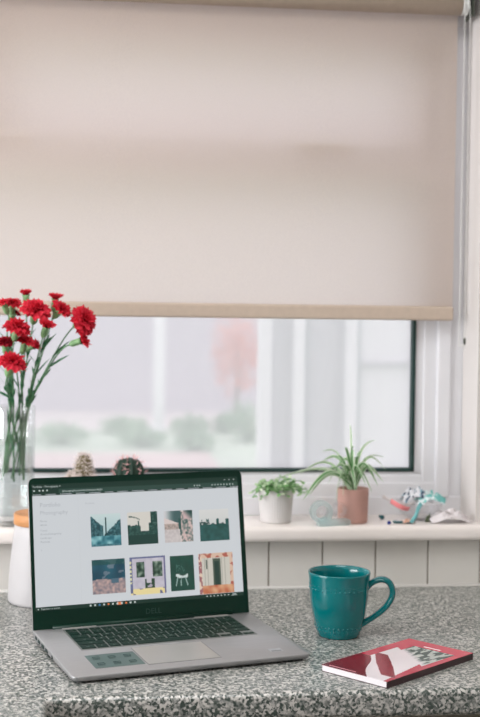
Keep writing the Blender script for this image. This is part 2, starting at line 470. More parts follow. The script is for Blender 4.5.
for q in path: ball(bm, q, .00155, 6)
ch = B('bead_chain', bm, M['whitep'], True, label='white bead pull chain hanging in a loop')
bm = bmesh.new(); tube(bm, [(cxx+.007, BY-.0175, 1.366), (cxx+.007, BY-.0175, 1.353)], .0022, 10)
o = B('chain_connector', bm, M['bracket'], True, parent=ch, label='small dark chain connector')

# ------------------------------------------------------------------ worktop and cabinets
FYc = 1.6175; KX = -.0567
bm = bmesh.new()
pts = [(X0+.005, WY-.002), (X0+.005, -.5), (KX, -.5), (KX, FYc), (X1-.005, FYc), (X1-.005, WY-.002)]
vs = [bm.verts.new((x, y, ZC-.038)) for x, y in pts]
f = bm.faces.new(vs)
ex_ = bmesh.ops.extrude_face_region(bm, geom=[f])
for v in ex_['geom']:
    if isinstance(v, bmesh.types.BMVert): v.co.z = ZC
bmesh.ops.recalc_face_normals(bm, faces=bm.faces)
ed = [e for e in bm.edges if abs(e.verts[0].co.z-e.verts[1].co.z) < 1e-5 and all((abs(v.co.y-FYc) < 1e-4 and v.co.x > KX-.01) or (abs(v.co.x-KX) < 1e-4) for v in e.verts)]
bmesh.ops.bevel(bm, geom=ed, offset=.0085, segments=5, profile=.5, affect='EDGES')
sharp(bm, 30)
wt = obj('worktop', bm, M['granite'], smooth=True)
tag(wt, 'speckled grey stone kitchen worktop running under the window', 'worktop')
def cabinet(x0, x1, y0, y1, face, label):
    t = thing('base_cabinet', label, 'cabinet', ((x0+x1)/2, (y0+y1)/2, 0), 0, 'kitchen base cabinets under the worktop')
    cx, cy = (x0+x1)/2, (y0+y1)/2
    bm = bmesh.new(); box(bm, x0-cx, x1-cx, y0-cy, y1-cy, 0.0, ZC-.0385, .001); obj('body', bm, M['cab'], t)
    bm = bmesh.new()
    if face == 'y':
        box(bm, x0-cx+.002, x1-cx-.002, y0-cy-.019, y0-cy-.0002, .12, ZC-.05, .002); d = obj('door', bm, M['cab'], t)
        bm = bmesh.new(); box(bm, x1-cx-.06, x1-cx-.045, y0-cy-.045, y0-cy-.035, .6, .75, .003)
        box(bm, x1-cx-.057, x1-cx-.048, y0-cy-.036, y0-cy-.019, .62, .63); box(bm, x1-cx-.057, x1-cx-.048, y0-cy-.036, y0-cy-.019, .72, .73)
        obj('handle', bm, M['steel'], d)
    else:
        box(bm, x1-cx+.0002, x1-cx+.019, y0-cy+.002, y1-cy-.002, .12, ZC-.05, .002); d = obj('door', bm, M['cab'], t)
        bm = bmesh.new(); box(bm, x1-cx+.035, x1-cx+.045, y0-cy+.045, y0-cy+.06, .6, .75, .003)
        box(bm, x1-cx+.019, x1-cx+.036, y0-cy+.048, y0-cy+.057, .62, .63); box(bm, x1-cx+.019, x1-cx+.036, y0-cy+.048, y0-cy+.057, .72, .73)
        obj('handle', bm, M['steel'], d)
cabinet(.0, .6, 1.66, 2.25, 'y', 'off white base cabinet under the worktop nearest the inner corner')
cabinet(.602, 1.2, 1.66, 2.25, 'y', 'off white base cabinet under the worktop right of the corner unit')
cabinet(-.66, -.10, .9, 1.5, 'x', 'off white base cabinet under the short arm of the worktop')

# ------------------------------------------------------------------ laptop
LWd, LDp = .357, .245
lx, ly, lr, la = -.0245, 1.6715, .2721, .1809
lap = thing('laptop', 'open silver laptop with dark screen surround showing a photography web page', 'laptop', (lx, ly, ZC), lr)
slope = math.atan2(.0177-.011, .237)
# deck: wedge, front thin
bm = bmesh.new()
def zt(y): return .011 + (.0177-.011)/.237*y
N = 28; R_ = .009
outline = []
def arc(cx, cy, a0, a1, r, n=6): return [(cx+r*cos(a0+(a1-a0)*i/n), cy+r*sin(a0+(a1-a0)*i/n)) for i in range(n+1)]
outline = arc(R_, R_, PI, 1.5*PI, R_)+arc(LWd-R_, R_, 1.5*PI, 2*PI, R_)+arc(LWd-.005, LDp-.005, 0, PI/2, .005)+arc(.005, LDp-.005, PI/2, PI, .005)
def inset(pts, d):
    cx, cy = LWd/2, LDp/2
    return [(x+(d if x < cx else -d), y+(d if y < cy else -d)) for x, y in pts]
layers = [(inset(outline, .006), lambda y: .0022+.0006*y), (inset(outline, .0015), lambda y: .0045+.002*y), (outline, lambda y: zt(y)-.0022), (outline, lambda y: zt(y)-.0006), (inset(outline, .0006), lambda y: zt(y))]
rings = [[bm.verts.new((x, y, zf(y))) for x, y in pts] for pts, zf in layers]
for a, b in zip(rings[:-1], rings[1:]):
    for k in range(len(a)): bm.faces.new((a[k], a[(k+1) % len(a)], b[(k+1) % len(a)], b[k]))
bm.faces.new(rings[0][::-1]); bm.faces.new(rings[-1])
sharp(bm, 40)
obj('base', bm, M['deck'], lap, True)
for (x, y) in ((.03, .02), (LWd-.03, .02), (.03, LDp-.03), (LWd-.03, LDp-.03)):
    bm = bmesh.new(); box(bm, x-.02, x+.02, y-.004, y+.004, 0, .006, .001); obj('rubber_foot', bm, M['port'], lap)
DM = Matrix.Translation((0, 0, .011)) @ Matrix.Rotation(slope, 4, 'X')     # deck surface frame
def D(name, bm, m, parent=lap, smooth=False, label=None):
    bm.transform(DM); o = obj(name, bm, m, parent, smooth)
    if label: o['label'] = label
    return o
# left side ports
for (a, b) in ((.215, .222), (.192, .205), (.166, .182), (.145, .158), (.115, .119)):
    bm = bmesh.new(); box(bm, -.0004, .003, a, b, zt(a)-.0085, zt(a)-.0035, .0004); obj('port', bm, M['port'], lap)
bm = bmesh.new(); box(bm, .043, .3205, .1165, .2285, .00005, .0004, .0001)
kb = D('keyboard', bm, M['well'], label='dark island keyboard')
rows = []
u = .0189
rows.append((.2195, .0090, [('esc', 1)]+[('F%d' % i, 1) for i in range(1, 13)]+[('prt', .75), ('del', .75)]))
rows.append((.2035, .0165, [(c, 1) for c in '`1234567890-=']+[('back', 1.5)]))
rows.append((.1850, .0165, [('tab', 1.5)]+[(c, 1) for c in 'QWERTYUIOP[]\\']))
rows.append((.1665, .0165, [('caps', 1.75)]+[(c, 1) for c in "ASDFGHJKL;'"]+[('enter', 1.75)]))
rows.append((.1480, .0165, [('shift', 2.25)]+[(c, 1) for c in 'ZXCVBNM,./']+[('shift', 2.25)]))
rows.append((.1290, .0165, [('ctrl', 1.25), ('fn', 1), ('win', 1), ('alt', 1.25), ('', 5), ('alt', 1), ('ctrl', 1)]))
def key(xa, xb, yc, h, s, z=.0012):
    bm = bmesh.new(); box(bm, xa+.0013, xb-.0013, yc-h/2, yc+h/2, .0003, z, .0007, 2)
    if s:
        t = text_bm(s, .0055 if len(s) == 1 else .0034, 'CENTER')
        for f in t.faces: f.material_index = 1
        join(bm, t, Matrix.Translation(((xa+xb)/2, yc, z+.00008)))
    D('key', bm, [M['key'], M['legend']], kb)
for yc, h, ks in rows:
    x = .0448
    for s, w in ks:
        key(x, x+w*u, yc, h, s); x += w*u
    if yc < .13:
        key(x, x+u, yc-.004, .0078, '<'); key(x+u, x+2*u, yc+.0042, .0078, '^'); key(x+u, x+2*u, yc-.0044, .0078, 'v'); key(x+2*u, x+3*u, yc-.004, .0078, '>')
# touchpad
bm = bmesh.new(); box(bm, .1145, .2245, .0225, .1065, .00005, .00025)
gr = D('touchpad', bm, M['groove'])
bm = bmesh.new(); box(bm, .1155, .2235, .0235, .1055, .0002, .0005, .0001); D('touch_surface', bm, M['pad'], gr, label='pale satin touch surface')
# sticker on left palm rest
bm = bmesh.new(); box(bm, .0400, .1120, .0275, .0895, .00005, .0003, .0001)
for i in range(3):
    for j in range(2):
        cx, cyy = .053+i*.023, .043+j*.028
        tube(bm, [(cx-.005, cyy, .00045), (cx-.005, cyy+.006, .00045), (cx+.005, cyy+.006, .00045), (cx+.005, cyy, .00045), (cx-.005, cyy, .00045)], .0005, 4, mi=1)
        box(bm, cx-.006, cx+.004, cyy-.005, cyy-.003, .0003, .0005, mi=1)
D('palm_rest_label', bm, [M['label_dark'], M['label_ink']], label='dark grey green information sticker with small icons')
bm = bmesh.new(); box(bm, .303, .323, .024, .040, .00005, .00025, .0001)
box(bm, .305, .321, .0265, .030, .00025, .0003, mi=1); D('energy_label', bm, [M['label_grey'], M['groove']], label='small grey sticker at the front right corner')
# hinge
bm = bmesh.new()
tube(bm, [(.030, .239, .0185), (LWd-.03, .239, .0185)], .0048, 16); sharp(bm, 50)
obj('hinge', bm, M['bezel'], lap, True)
for (xa, xb) in ((.044, .098), (.26, .318)):
    bm = bmesh.new(); box(bm, xa, xb, .2315, .2345, zt(.232)-.0003, zt(.232)+.0012, .0004); obj('hinge_cover', bm, M['pad'], lap)
# lid, local frame: x along width, z up the lid, y thickness
LM = Matrix.Translation((0, .237, .0177)) @ Matrix.Rotation(-la, 4, 'X')
lidH = .2320
bm = bmesh.new()
out = arc(.009, lidH-.009, PI/2, PI, .009)+[(0, .0005), (LWd, .0005)]+arc(LWd-.009, lidH-.009, 0, PI/2, .009)
a = [bm.verts.new((x, 0, z)) for x, z in out]; b = [bm.verts.new((x, .0055, z)) for x, z in out]
bm.faces.new(a); bm.faces.new(b[::-1])
for k in range(len(a)): f = bm.faces.new((a[k], b[k], b[(k+1) % len(a)], a[(k+1) % len(a)])); f.material_index = 1
bmesh.ops.recalc_face_normals(bm, faces=bm.faces)
for f in bm.faces:
    if f.calc_center_median().y > .005: f.material_index = 1
bm.transform(LM)
lid = obj('lid', bm, [M['bezel'], M['deck']], lap)
lid['label'] = 'laptop lid with dark front surround'

XS0, XS1, YS0, YS1 = .0055, .3490, .0285, .2220
E_bg = emit_mat('screen white page', S(200, 204, 208)); E_dark = emit_mat('screen dark toolbar', S(24, 50, 42)); E_mid = emit_mat('screen tab bar', S(44, 70, 62))
E_w = emit_mat('screen white text', S(190, 200, 198)); E_g = emit_mat('screen grey text', S(158, 162, 168)); E_or = emit_mat('screen orange icon', S(220, 120, 70)); E_bl = emit_mat('screen blue icon', S(60, 120, 170))
E_lg = emit_mat('screen light grey text', S(172, 176, 182))
def quad(bm, x0, x1, z0, z1, y=-.0006, mi=0):
    f = bm.faces.new([bm.verts.new((x0, y, z0)), bm.verts.new((x1, y, z0)), bm.verts.new((x1, y, z1)), bm.verts.new((x0, y, z1))]); f.material_index = mi
def scr(name, bm, ms, parent, label=None):
    bm.transform(LM); o = obj(name, bm, ms, parent)
    if label: o['label'] = label
    return o
bm = bmesh.new(); quad(bm, XS0, XS1, YS0, YS1, -.0003); screen = scr('screen', bm, E_bg, lap, 'lit screen showing a photo gallery web page')
def txt(bm, s, x, z, size, mi=0, y=-.0009, align='LEFT'):
    t = text_bm(s, size, align)
    for f in t.faces: f.material_index = mi
    join(bm, t, Matrix.Translation((x, y, z)) @ Matrix.Rotation(PI/2, 4, 'X'))
# browser bars
bm = bmesh.new()
quad(bm, XS0, XS1, .2043, YS1, -.0006, 0); quad(bm, .0475, XS1, .2135-.0065, .2138, -.0007, 1)
txt(bm, 'Portfolio - Photography', .0065, .2182, .0042, 2); txt(bm, '+', .048, .2182, .005, 2)
ballx = .0085
for x in (.0085, .017, .0225, .0290):
    quad(bm, x-.0012, x+.0012, .2110, .2132, -.0009, 2)
txt(bm, 'photography.com/archive/portfolio', .053, .2103, .0046, 2)
x = .0065
for w in (.016, .019, .021, .017, .022, .016, .020, .023, .018, .021, .016, .022, .019, .02, .018):
    quad(bm, x, x+.0012, .2051, .2066, -.0009, 2); quad(bm, x+.0022, x+w-.003, .2053, .2063, -.0009, 3); x += w+.0042
for x in [.272, .277, .281]+[.303+.0052*i for i in range(8)]: quad(bm, x, x+.0018, .2092, .2110, -.0009, 2)
for x in (.325, .333, .341): quad(bm, x, x+.0022, .2172, .2182, -.0009, 2)
scr('browser_bar', bm, [E_dark, E_mid, E_w, E_lg], screen, 'dark browser bar with tabs, address and bookmarks')
bm = bmesh.new()
quad(bm, XS0, XS1, YS0, .0345, -.0006, 0)
quad(bm, .0080, .0098, .0305, .0323, -.0009, 1); txt(bm, 'Type here to search', .0130, .0314, .0036, 1)
for i, c in enumerate((1, 1, 3, 1, 2, 1, 1, 1, 2, 1, 1)):
    x = .090+i*.0072; quad(bm, x, x+.0028, .0300, .0326, -.0009, c)
quad(bm, .1352-.001, .1352+.0062, .0292, .0334, -.00075, 2)
for i in range(7): quad(bm, .284+i*.0062, .2862+i*.0062, .0306, .0322, -.0009, 1)
quad(bm, .328, .337, .0300, .0310, -.0009, 1); quad(bm, .329, .336, .0320, .0328, -.0009, 1)
scr('taskbar', bm, [E_dark, E_w, E_or, E_bl], screen, 'dark taskbar with small coloured icons')
bm = bmesh.new()
txt(bm, 'Portfolio', .0165, .1895, .0092, 0); txt(bm, 'Photography', .0165, .1775, .0086, 0)
txt(bm, 'Archive', .0890, .1895, .0048, 0)
for z, s in ((.1650, 'Home'), (.1590, 'About'), (.1505, 'Travel'), (.1450, 'Street photography'), (.1390, 'Landscape'), (.1330, 'Portraits'), (.1200, '*')): txt(bm, s, .0160, z, .0042, 1)
quad(bm, .0775, .0778, .035, .2, -.0009, 2)
scr('page_text', bm, [E_lg, E_g, emit_mat('page rule', S(192, 196, 200))], screen, 'pale grey heading and menu text')

def fbm(x, y, s, o=0): return noise.noise(Vector((x*s+o, y*s-o*.7, o*1.3)))*.5+.5
def mixc(a, b, t): t = max(0, min(1, t)); return tuple(a[i]*(1-t)+b[i]*t for i in range(3))
def sm(a, b, x): t = max(0, min(1, (x-a)/(b-a))); return t*t*(3-2*t)
def P1(u, v):  # street with spire, teal
    c = mixc((190, 205, 205), (150, 185, 190), 1-v)
    hl = .55+.35*(1-u*2.3) if u < .42 else .35+.75*(u-.5)*1.2
    if v < hl+.08*fbm(u, v, 14, 3): c = mixc((16, 62, 70), (96, 140, 145), 1.6*fbm(u, v, 16, 9)-.5)
    if abs(u-.5) < .025+.05*max(0, .7-v)*.6 and v < .88: c = (14, 58, 62)
    if v < .32: c = mixc((24, 92, 106), (150, 196, 200), 1.5*fbm(u, v, 7, 5)-.35-(.3 if u > .7 else 0))
    if v < .07: c = mixc((30, 80, 92), (90, 140, 150), fbm(u, v, 20, 2))
    return c
def P2(u, v):
    c = (204, 200, 192)
    if u > .78 or (v < .52+.14*fbm(u, v, 14, 4) and u < .44) or (v < .42 and u < .8) or (u > .7 and v < .65): c = mixc((12, 56, 50), (84, 116, 110), 1.7*fbm(u, v, 18, 6)-.6)
    if abs(u-.36) < .03 and v < .72: c = (30, 70, 64)
    if .05 < u < .4 and abs(v-.86+.5*(u-.1)**2*2) < .018: c = (80, 100, 95)
    if v < .3: c = (12, 54, 48)
    return c
def P3(u, v):
    c = (206, 192, 188)
    d = u-.45-.15*v
    if v > .6 and u < .6 and v > .6+.25*(.5-u)*1.5: c = mixc((196, 196, 198), (60, 90, 90), sm(.0, .4, u))
    if abs(u-.55) < .05 and v < .75 and v > .2: c = (36, 78, 74)
    if u > .6 and v < .95: c = mixc((200, 176, 172), (48, 82, 78), 1.9*fbm(u, v, 15, 2)-.65)
    if u < .5 and .42 < v < .6: c = mixc((220, 190, 180), (110, 110, 106), fbm(u, v, 18, 4))
    if u < .55 and v < .4: c = mixc((176, 168, 168), (204, 196, 194), fbm(u, v, 14, 8))
    if u > .68 and v > .72: c = mixc((196, 168, 168), (20, 60, 56), sm(.8, 1.2, u+v-.72))
    return c
def P4(u, v):
    c = mixc((186, 190, 188), (206, 206, 204), v)
    if v < .5+.1*fbm(u, 0, 12, 3) + (.14 if fbm(u, 0, 9, 7) > .6 else 0): c = mixc((14, 62, 56), (42, 92, 92), fbm(u, v, 8, 2))
    if .53 < v < .62 and u < .35: c = mixc((190, 190, 190), (40, 70, 66), 1 if fbm(u, v, 12, 12) > .5 else 0)
    return c
def Q1(u, v):
    c = mixc((14, 60, 78), (34, 96, 112), 1.4*fbm(u, v, 3, 3)-.2)
    if fbm(u, v*2.2, 4, 8) > .62 and u > .3: c = mixc(c, (150, 140, 150), .55)
    if v > .85: c = mixc(c, (20, 72, 66), .6)
    if v < .42+.1*(fbm(u, 0, 4, 2)-.5): c = mixc((190, 160, 152), (106, 104, 116), 1.5*fbm(u, v, 12, 7)-.3)
    if abs(u-.68) < .12 and abs(v-.36) < .07: c = (72, 100, 116)
    return c
def Q2(u, v):
    c = (100, 106, 140)
    if u < .05 and .3 < v < .88: c = (206, 204, 160) if (v*9)%1 > .4 else (90, 96, 130)
    if .06 < u < .95 and .15 < v < .96: c = mixc((172, 166, 180), (196, 192, 202), fbm(u, v, 9, 2))
    if (.18 < u < .42 or .64 < u < .92) and .45 < v < .86: c = mixc((22, 50, 38), (150, 164, 150), 1.9*fbm(u, v, 10, 3)-.65)
    if .42 < u < .68 and v < .4 and v > .12: c = (38, 66, 50) if fbm(u, v, 8, 5)+.3*(u-.3) > .35+.7*(v-.17) else (160, 154, 168)
    if .46 < u < .6 and v > .3 and v < .9: c = (188, 182, 192)
    if v < .16: c = (222, 206, 150) if fbm(u, v, 5, 11) > .46 else (96, 100, 132)
    if u > .95: c = (100, 100, 136)
    return c
def Q3(u, v):
    c = mixc((12, 58, 48), (22, 72, 60), fbm(u, v, 5, 1))
    if .22 < u < .72 and .36 < v < .48 and abs(v-.42-.05*sin(u*9)) < .05: c = (196, 206, 204)
    if v < .38 and v > .14 and (abs((u-.3)+(.38-v)*.35) < .022 or abs((u-.62)-(.38-v)*.4) < .022 or abs((u-.45)+(.38-v)*.1) < .02): c = (140, 164, 160)
    if .25 < u < .6 and .55 < v < .75 and fbm(u, v, 22, 4) > .62: c = (60, 100, 92)
    return c
def Q4(u, v):
    c = (206, 176, 156) if fbm(u, v, 8, 3) > .45 else (168, 92, 78)
    if .1 < u < .9 and .2 < v < .88: c = mixc((196, 192, 182), (164, 160, 150), 1.2 if (u*12) % 1 < .18 else .1*fbm(u, v, 20, 5))
    if .40 < u < .64 and .17 < v < .86: c = (70, 84, 72)
    if .46 < u < .60 and .2 < v < .8: c = (30, 56, 48)
    if .2 < u < .26 and .62 < v < .84: c = (96, 104, 96)
    if v < .2: c = mixc((176, 96, 66), (220, 190, 150), 1.4*fbm(u, v, 7, 9)-.4)
    if u < .1: c = (150, 96, 100) if fbm(u, v, 16, 5) > .5 else (214, 190, 170)
    return c
E_ph = attr_mat('screen photograph', emit=1.0, rough=.4)
thumbs = [('of a teal tinted street with a spire', P1, (.0965, .1455, .1212, .1718)), ('of dark buildings against a pale sky', P2, (.1567, .2068, .1205, .1718)),
          ('of a pink toned arcade', P3, (.2182, .2666, .1207, .1710)), ('of a dark treeline under pale sky', P4, (.2786, .3297, .1194, .1703)),
          ('of a deep blue sky over pale ground', Q1, (.0957, .1495, .0474, .1006)), ('of white doorways with plants', Q2, (.1573, .2166, .0420, .1010)),
          ('of a pale chair on a dark ground', Q3, (.2246, .2650, .0434, .0990)), ('of a weathered door in an orange wall', Q4, (.2733, .3328, .0350, .0997))]
def painted(name, fn, x0, x1, z0, z1, n, m, parent, y=-.0009, plane='lid', label=None):
    bm = bmesh.new(); lay = bm.loops.layers.float_color.new('Col')
    g = [[bm.verts.new((x0+(x1-x0)*i/n, y, z0+(z1-z0)*j/n)) for j in range(n+1)] for i in range(n+1)]
    for i in range(n):
        for j in range(n):
            f = bm.faces.new((g[i][j], g[i+1][j], g[i+1][j+1], g[i][j+1])); c = fn((i+.5)/n, (j+.5)/n)
            cc = S(*c)
            for l in f.loops: l[lay] = cc
    if plane == 'lid': bm.transform(LM)
    o = obj(name, bm, m, parent)
    if label: o['label'] = label
    return o
for s, fn, (x0, x1, z0, z1) in thumbs: painted('photo_thumbnail', fn, x0, x1, z0, z1, 44, E_ph, screen, label='thumbnail photo '+s)
bm = bmesh.new(); txt(bm, 'DELL', .1935, .0150, .0120, 0, -.0003, 'CENTER'); scr('logo_lettering', bm, M['logo'], lap, 'grey lettering below the screen')

# ------------------------------------------------------------------ mug
mg = thing('mug', 'glossy teal ceramic mug with dotted bands and a looped handle', 'mug', (.3873, 1.91, ZC))
bm = bmesh.new()
outp = [(0, .003), (.024, .003), (.026, .0), (.0315, .0), (.0335, .003), (.0355, .011), (.0385, .022), (.0418, .036), (.0443, .050), (.0460, .065), (.0470, .080), (.0478, .090), (.0488, .098), (.0492, .1008), (.0484, .1022), (.0470, .1012),
        (.0452, .094), (.0440, .080), (.0430, .064), (.0412, .048), (.0380, .032), (.0335, .018), (.027, .009), (.015, .0065), (0, .006)]
lathe(bm, outp, 72)
for (z, r, n, s) in ((.0770, .0467, 40, .0018), (.0830, .0473, 40, .0013), (.0175, .0374, 32, .0018), (.0120, .0358, 32, .0013)):
    for k in range(n):
        a = 2*PI*k/n; ball(bm, (r*cos(a)*.99, r*sin(a)*.99, z), s, 6)
obj('body', bm, M['mug'], mg, True)
bm = bmesh.new()
ha = radians(-8)
hp = bez((.043, 0, .075), (.052, 0, .090), (.071, 0, .095), (.0795, 0, .084), 12)[:-1]+bez((.0795, 0, .084), (.092, 0, .066), (.079, 0, .042), (.034, 0, .018), 18)
hr = [.0068+.0016*sin(PI*i/(len(hp)-1)) for i in range(len(hp))]
hr[-1] = .0088; hr[-2] = .008
tube(bm, hp, hr, 14, flat=(.62, 1.25))
bm.transform(Matrix.Rotation(ha, 4, 'Z')); obj('handle', bm, M['mug'], mg, True)

# ------------------------------------------------------------------ book
bk = thing('book', 'thin paperback with glossy red and white cover lying by the teal mug', 'book', (.3969, 1.6255, ZC), .688)
bl_, bw_, bt = .2081, .1148, .0098
bm = bmesh.new(); box(bm, .001, bl_-.0015, .0014, bw_-.0006, .0008, bt-.0008, .0001); obj('pages', bm, M['paper'], bk)
bm = bmesh.new()
box(bm, 0, bl_, -.0004, bw_, 0, .0007, .0001); box(bm, 0, bl_, -.0008, .0004, 0, bt-.0001, .0002)
obj('spine_cover', bm, M['spine'], bk)
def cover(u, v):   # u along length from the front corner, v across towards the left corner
    w = mixc((226, 218, 222), (206, 196, 202), fbm(u, v, 4, 1)*.6); red = mixc((170, 40, 60), (196, 66, 84), u)  # white and paler red carry painted window glare besides the print
    mar = mixc((104, 16, 32), (132, 22, 42), u+v*.4)  # darker red painted in where the glossy cover catches no glare
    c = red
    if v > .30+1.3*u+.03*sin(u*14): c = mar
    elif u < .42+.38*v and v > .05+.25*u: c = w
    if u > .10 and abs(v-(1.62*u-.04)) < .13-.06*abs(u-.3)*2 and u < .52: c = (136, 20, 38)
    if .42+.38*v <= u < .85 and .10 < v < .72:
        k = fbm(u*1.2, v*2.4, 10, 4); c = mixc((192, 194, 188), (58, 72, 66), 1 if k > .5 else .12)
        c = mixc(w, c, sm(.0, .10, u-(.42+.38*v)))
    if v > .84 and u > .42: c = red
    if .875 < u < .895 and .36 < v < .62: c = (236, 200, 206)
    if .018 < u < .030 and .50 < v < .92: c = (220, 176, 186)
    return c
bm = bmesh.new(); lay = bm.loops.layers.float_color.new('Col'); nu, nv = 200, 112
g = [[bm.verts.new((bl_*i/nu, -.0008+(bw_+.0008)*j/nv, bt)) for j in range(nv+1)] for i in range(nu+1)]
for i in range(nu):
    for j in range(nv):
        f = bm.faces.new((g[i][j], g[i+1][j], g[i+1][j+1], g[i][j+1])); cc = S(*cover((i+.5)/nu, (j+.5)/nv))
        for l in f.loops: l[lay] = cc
bo = [e for e in bm.edges if e.is_boundary]
r_ = bmesh.ops.extrude_edge_only(bm, edges=bo)
for v in r_['geom']:
    if isinstance(v, bmesh.types.BMVert): v.co.z = bt-.0007
for f in bm.faces:
    if abs(f.normal.z) < .5:
        for l in f.loops:
            if sum(l[lay][:3]) < .001: l[lay] = S(150, 30, 50)
obj('front_cover', bm, attr_mat('book cover print with painted glare', .2), bk)['label'] = 'glossy red cover with white figure, painted-in window glare and grey sketch'

# ------------------------------------------------------------------ canister
cn = thing('storage_jar', 'white tapered ceramic jar with pale wooden lid behind the laptop', 'jar', (-.0800, 2.180, ZC))
bm = bmesh.new()
lathe(bm, [(0, 0), (.061, 0), (.0645, .003), (.0655, .008), (.0645, .03), (.0625, .060), (.0595, .090), (.0565, .115), (.0545, .1335), (.053, .136), (.0500, .135), (.050, .128), (0, .128)], 64)
sharp(bm, 60); obj('body', bm, M['jug'], cn, True)
bm = bmesh.new(); lathe(bm, [(0, .1285), (.049, .1285), (.049, .1362), (.0548, .1364), (.0560, .138), (.0560, .1535), (.0545, .1555), (0, .1558)], 64); sharp(bm, 50)
obj('lid', bm, M['wood'], cn, True)

# ------------------------------------------------------------------ vase and carnations
VX, VY = -.1440, 2.272
vs_ = thing('vase', 'tall clear cut glass vase holding red carnations at the left of the sill', 'vase', (VX, VY, ZS))
VR = .0395
def fl(r, z, a): return r*(1+(.018 if z < .2 else 0)*cos(a*16))
bm = bmesh.new()
lathe(bm, [(0, 0), (.034, 0), (.0365, .003), (.0375, .02), (.0385, .08), (VR, .15), (VR+.0005, .213), (VR-.001, .2155), (VR-.0025, .213), (VR-.003, .15), (.0355, .08), (.034, .03), (.028, .018), (0, .016)], 96, rfun=fl)
obj('glass_body', bm, M['clear'], vs_, True)
bm = bmesh.new(); lathe(bm, [(0, .0170), (.027, .0190), (.0325, .031), (.0345, .08), (.0352, .14), (0, .14)], 48)
obj('water', bm, thin_glass('vase water', (.95, .975, .97, 1), .04, rough=.0, edge=.3), vs_, True)

def bloom_bm(R, openness, seed, dark=0):
    """ruffled carnation head around +Z, origin at the calyx mouth"""
    rnd = random.Random(seed); bm = bmesh.new(); lay = bm.loops.layers.float_color.new('Col')
    layers = 6 if openness > .6 else 4
    for L_ in range(layers):
        t = L_/(layers-1)
        n = 8-int(3*t)
        tilt = radians((86*openness+18)*(1-t)+8*t)        # angle from the axis
        for k in range(n):
            a = 2*PI*(k+rnd.random()*.4+L_*.37)/n
            ln = R*(1.05-.25*t)*(.9+.25*rnd.random()); wd = ln*(.95-.2*t)
            ti = tilt*(.88+.24*rnd.random())
            ph = rnd.random()*6
            nu_, nv_ = 5, 8; g = []
            for i in range(nu_+1):
                s = i/nu_; row = []
                for j in range(nv_+1):
                    w = (j/nv_-.5)*2
                    half = wd*.5*(.18+.82*s**.8)
                    fr = (.10*sin(w*11+ph)+.07*sin(w*23+ph*2))*s*s
                    rl = ln*(s*(1-.14*w*w)+fr*.7)
                    bend = ti*(.35+.65*s)
                    x = rl*sin(bend); z = rl*cos(bend)*(.9)+.0*s + ln*.13*sin(w*7+ph)*s*s
                    z -= .0
                    x += ln*.07*sin(w*9+ph)*s*s
                    y = w*half
                    row.append(bm.verts.new((x*cos(a)-y*sin(a), x*sin(a)+y*cos(a), z)))
                g.append(row)
            for i in range(nu_):
                for j in range(nv_):
                    f = bm.faces.new((g[i][j], g[i+1][j], g[i+1][j+1], g[i][j+1]))
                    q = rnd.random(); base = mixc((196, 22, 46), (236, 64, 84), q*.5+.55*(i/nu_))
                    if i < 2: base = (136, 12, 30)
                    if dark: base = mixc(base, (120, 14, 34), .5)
                    for l in f.loops: l[lay] = S(*base)
    return bm
def aim(d): return Vector(d).normalized().to_track_quat('Z', 'Y').to_matrix().to_4x4()
# ray through a pixel of the photograph's frame at depth Y: used once to lay the bouquet out
def at(px, py, Y):
    d = fpx*fw + rr*(px-240) + uu*(358.5-py); return Vector((0, 0, ZC+.4968)) + d*(Y/d.y)
fl_list = [  # head px, py, depth, radius px, axis (x,y,z), openness, foot angle, label
 (86.5, 318.5, 2.150, 12.8, (.62, -.62, .42), 1.0, 10, 'largest open red carnation facing the room, furthest right in the vase', 0),
 (80.5, 341, 2.150, 6.5, (.74, -.25, .25), .45, 40, 'small half open red carnation just below the largest open one', 0),
 (62, 308, 2.170, 9.0, (.50, -.4, .60), .62, 70, 'half open red carnation left of the largest one, crossing the blind hem', 0),
 (55, 300, 2.200, 6.0, (.12, -.1, 1), .35, 100, 'small red carnation bud left of the half open one, on a pale green calyx', 0),
 (36, 307, 2.175, 12.5, (.15, -.4, .8), .8, 130, 'broad ruffled red carnation under the topmost bud', 0),
 (26, 296, 2.205, 5.5, (-.05, -.1, 1), .28, 160, 'topmost tight red carnation bud, standing above all the others', 0),
 (46, 327, 2.150, 6.5, (.25, -.4, .8), .5, 190, 'small pinkish red carnation below the broad ruffled one', 0),
 (13, 302, 2.200, 7.5, (.1, -.3, .9), .7, 220, 'rounded red carnation at the upper left of the bouquet', 0),
 (14, 312, 2.225, 6.5, (.3, .1, .8), .6, 250, 'dark red carnation tucked under the rounded upper left one', 1),
 (18, 324, 2.150, 11.0, (.22, -.18, .95), .95, 280, 'wide flat red carnation with jagged right edge, left of the bouquet', 0),
 (25, 340, 2.165, 8.5, (.2, -.2, .95), .7, 310, 'bright red carnation with a pale edge in the middle of the lower group', 0),
 (5, 341, 2.190, 8.0, (.0, -.4, .8), .7, 340, 'dark red carnation cut by the left edge of the photo', 1),
 (33, 346, 2.195, 5.5, (.7, -.3, .3), .3, 20, 'small red carnation bud right of the bright middle one', 0),
 (13, 359, 2.140, 12.0, (.30, -.22, .9), .95, 205, 'lowest red carnation, wide open, just above the vase rim', 0),
 (3, 302, 2.185, 6.0, (-.3, -.3, .8), .6, 235, 'red carnation at the far left edge beside the rounded one', 0),
]
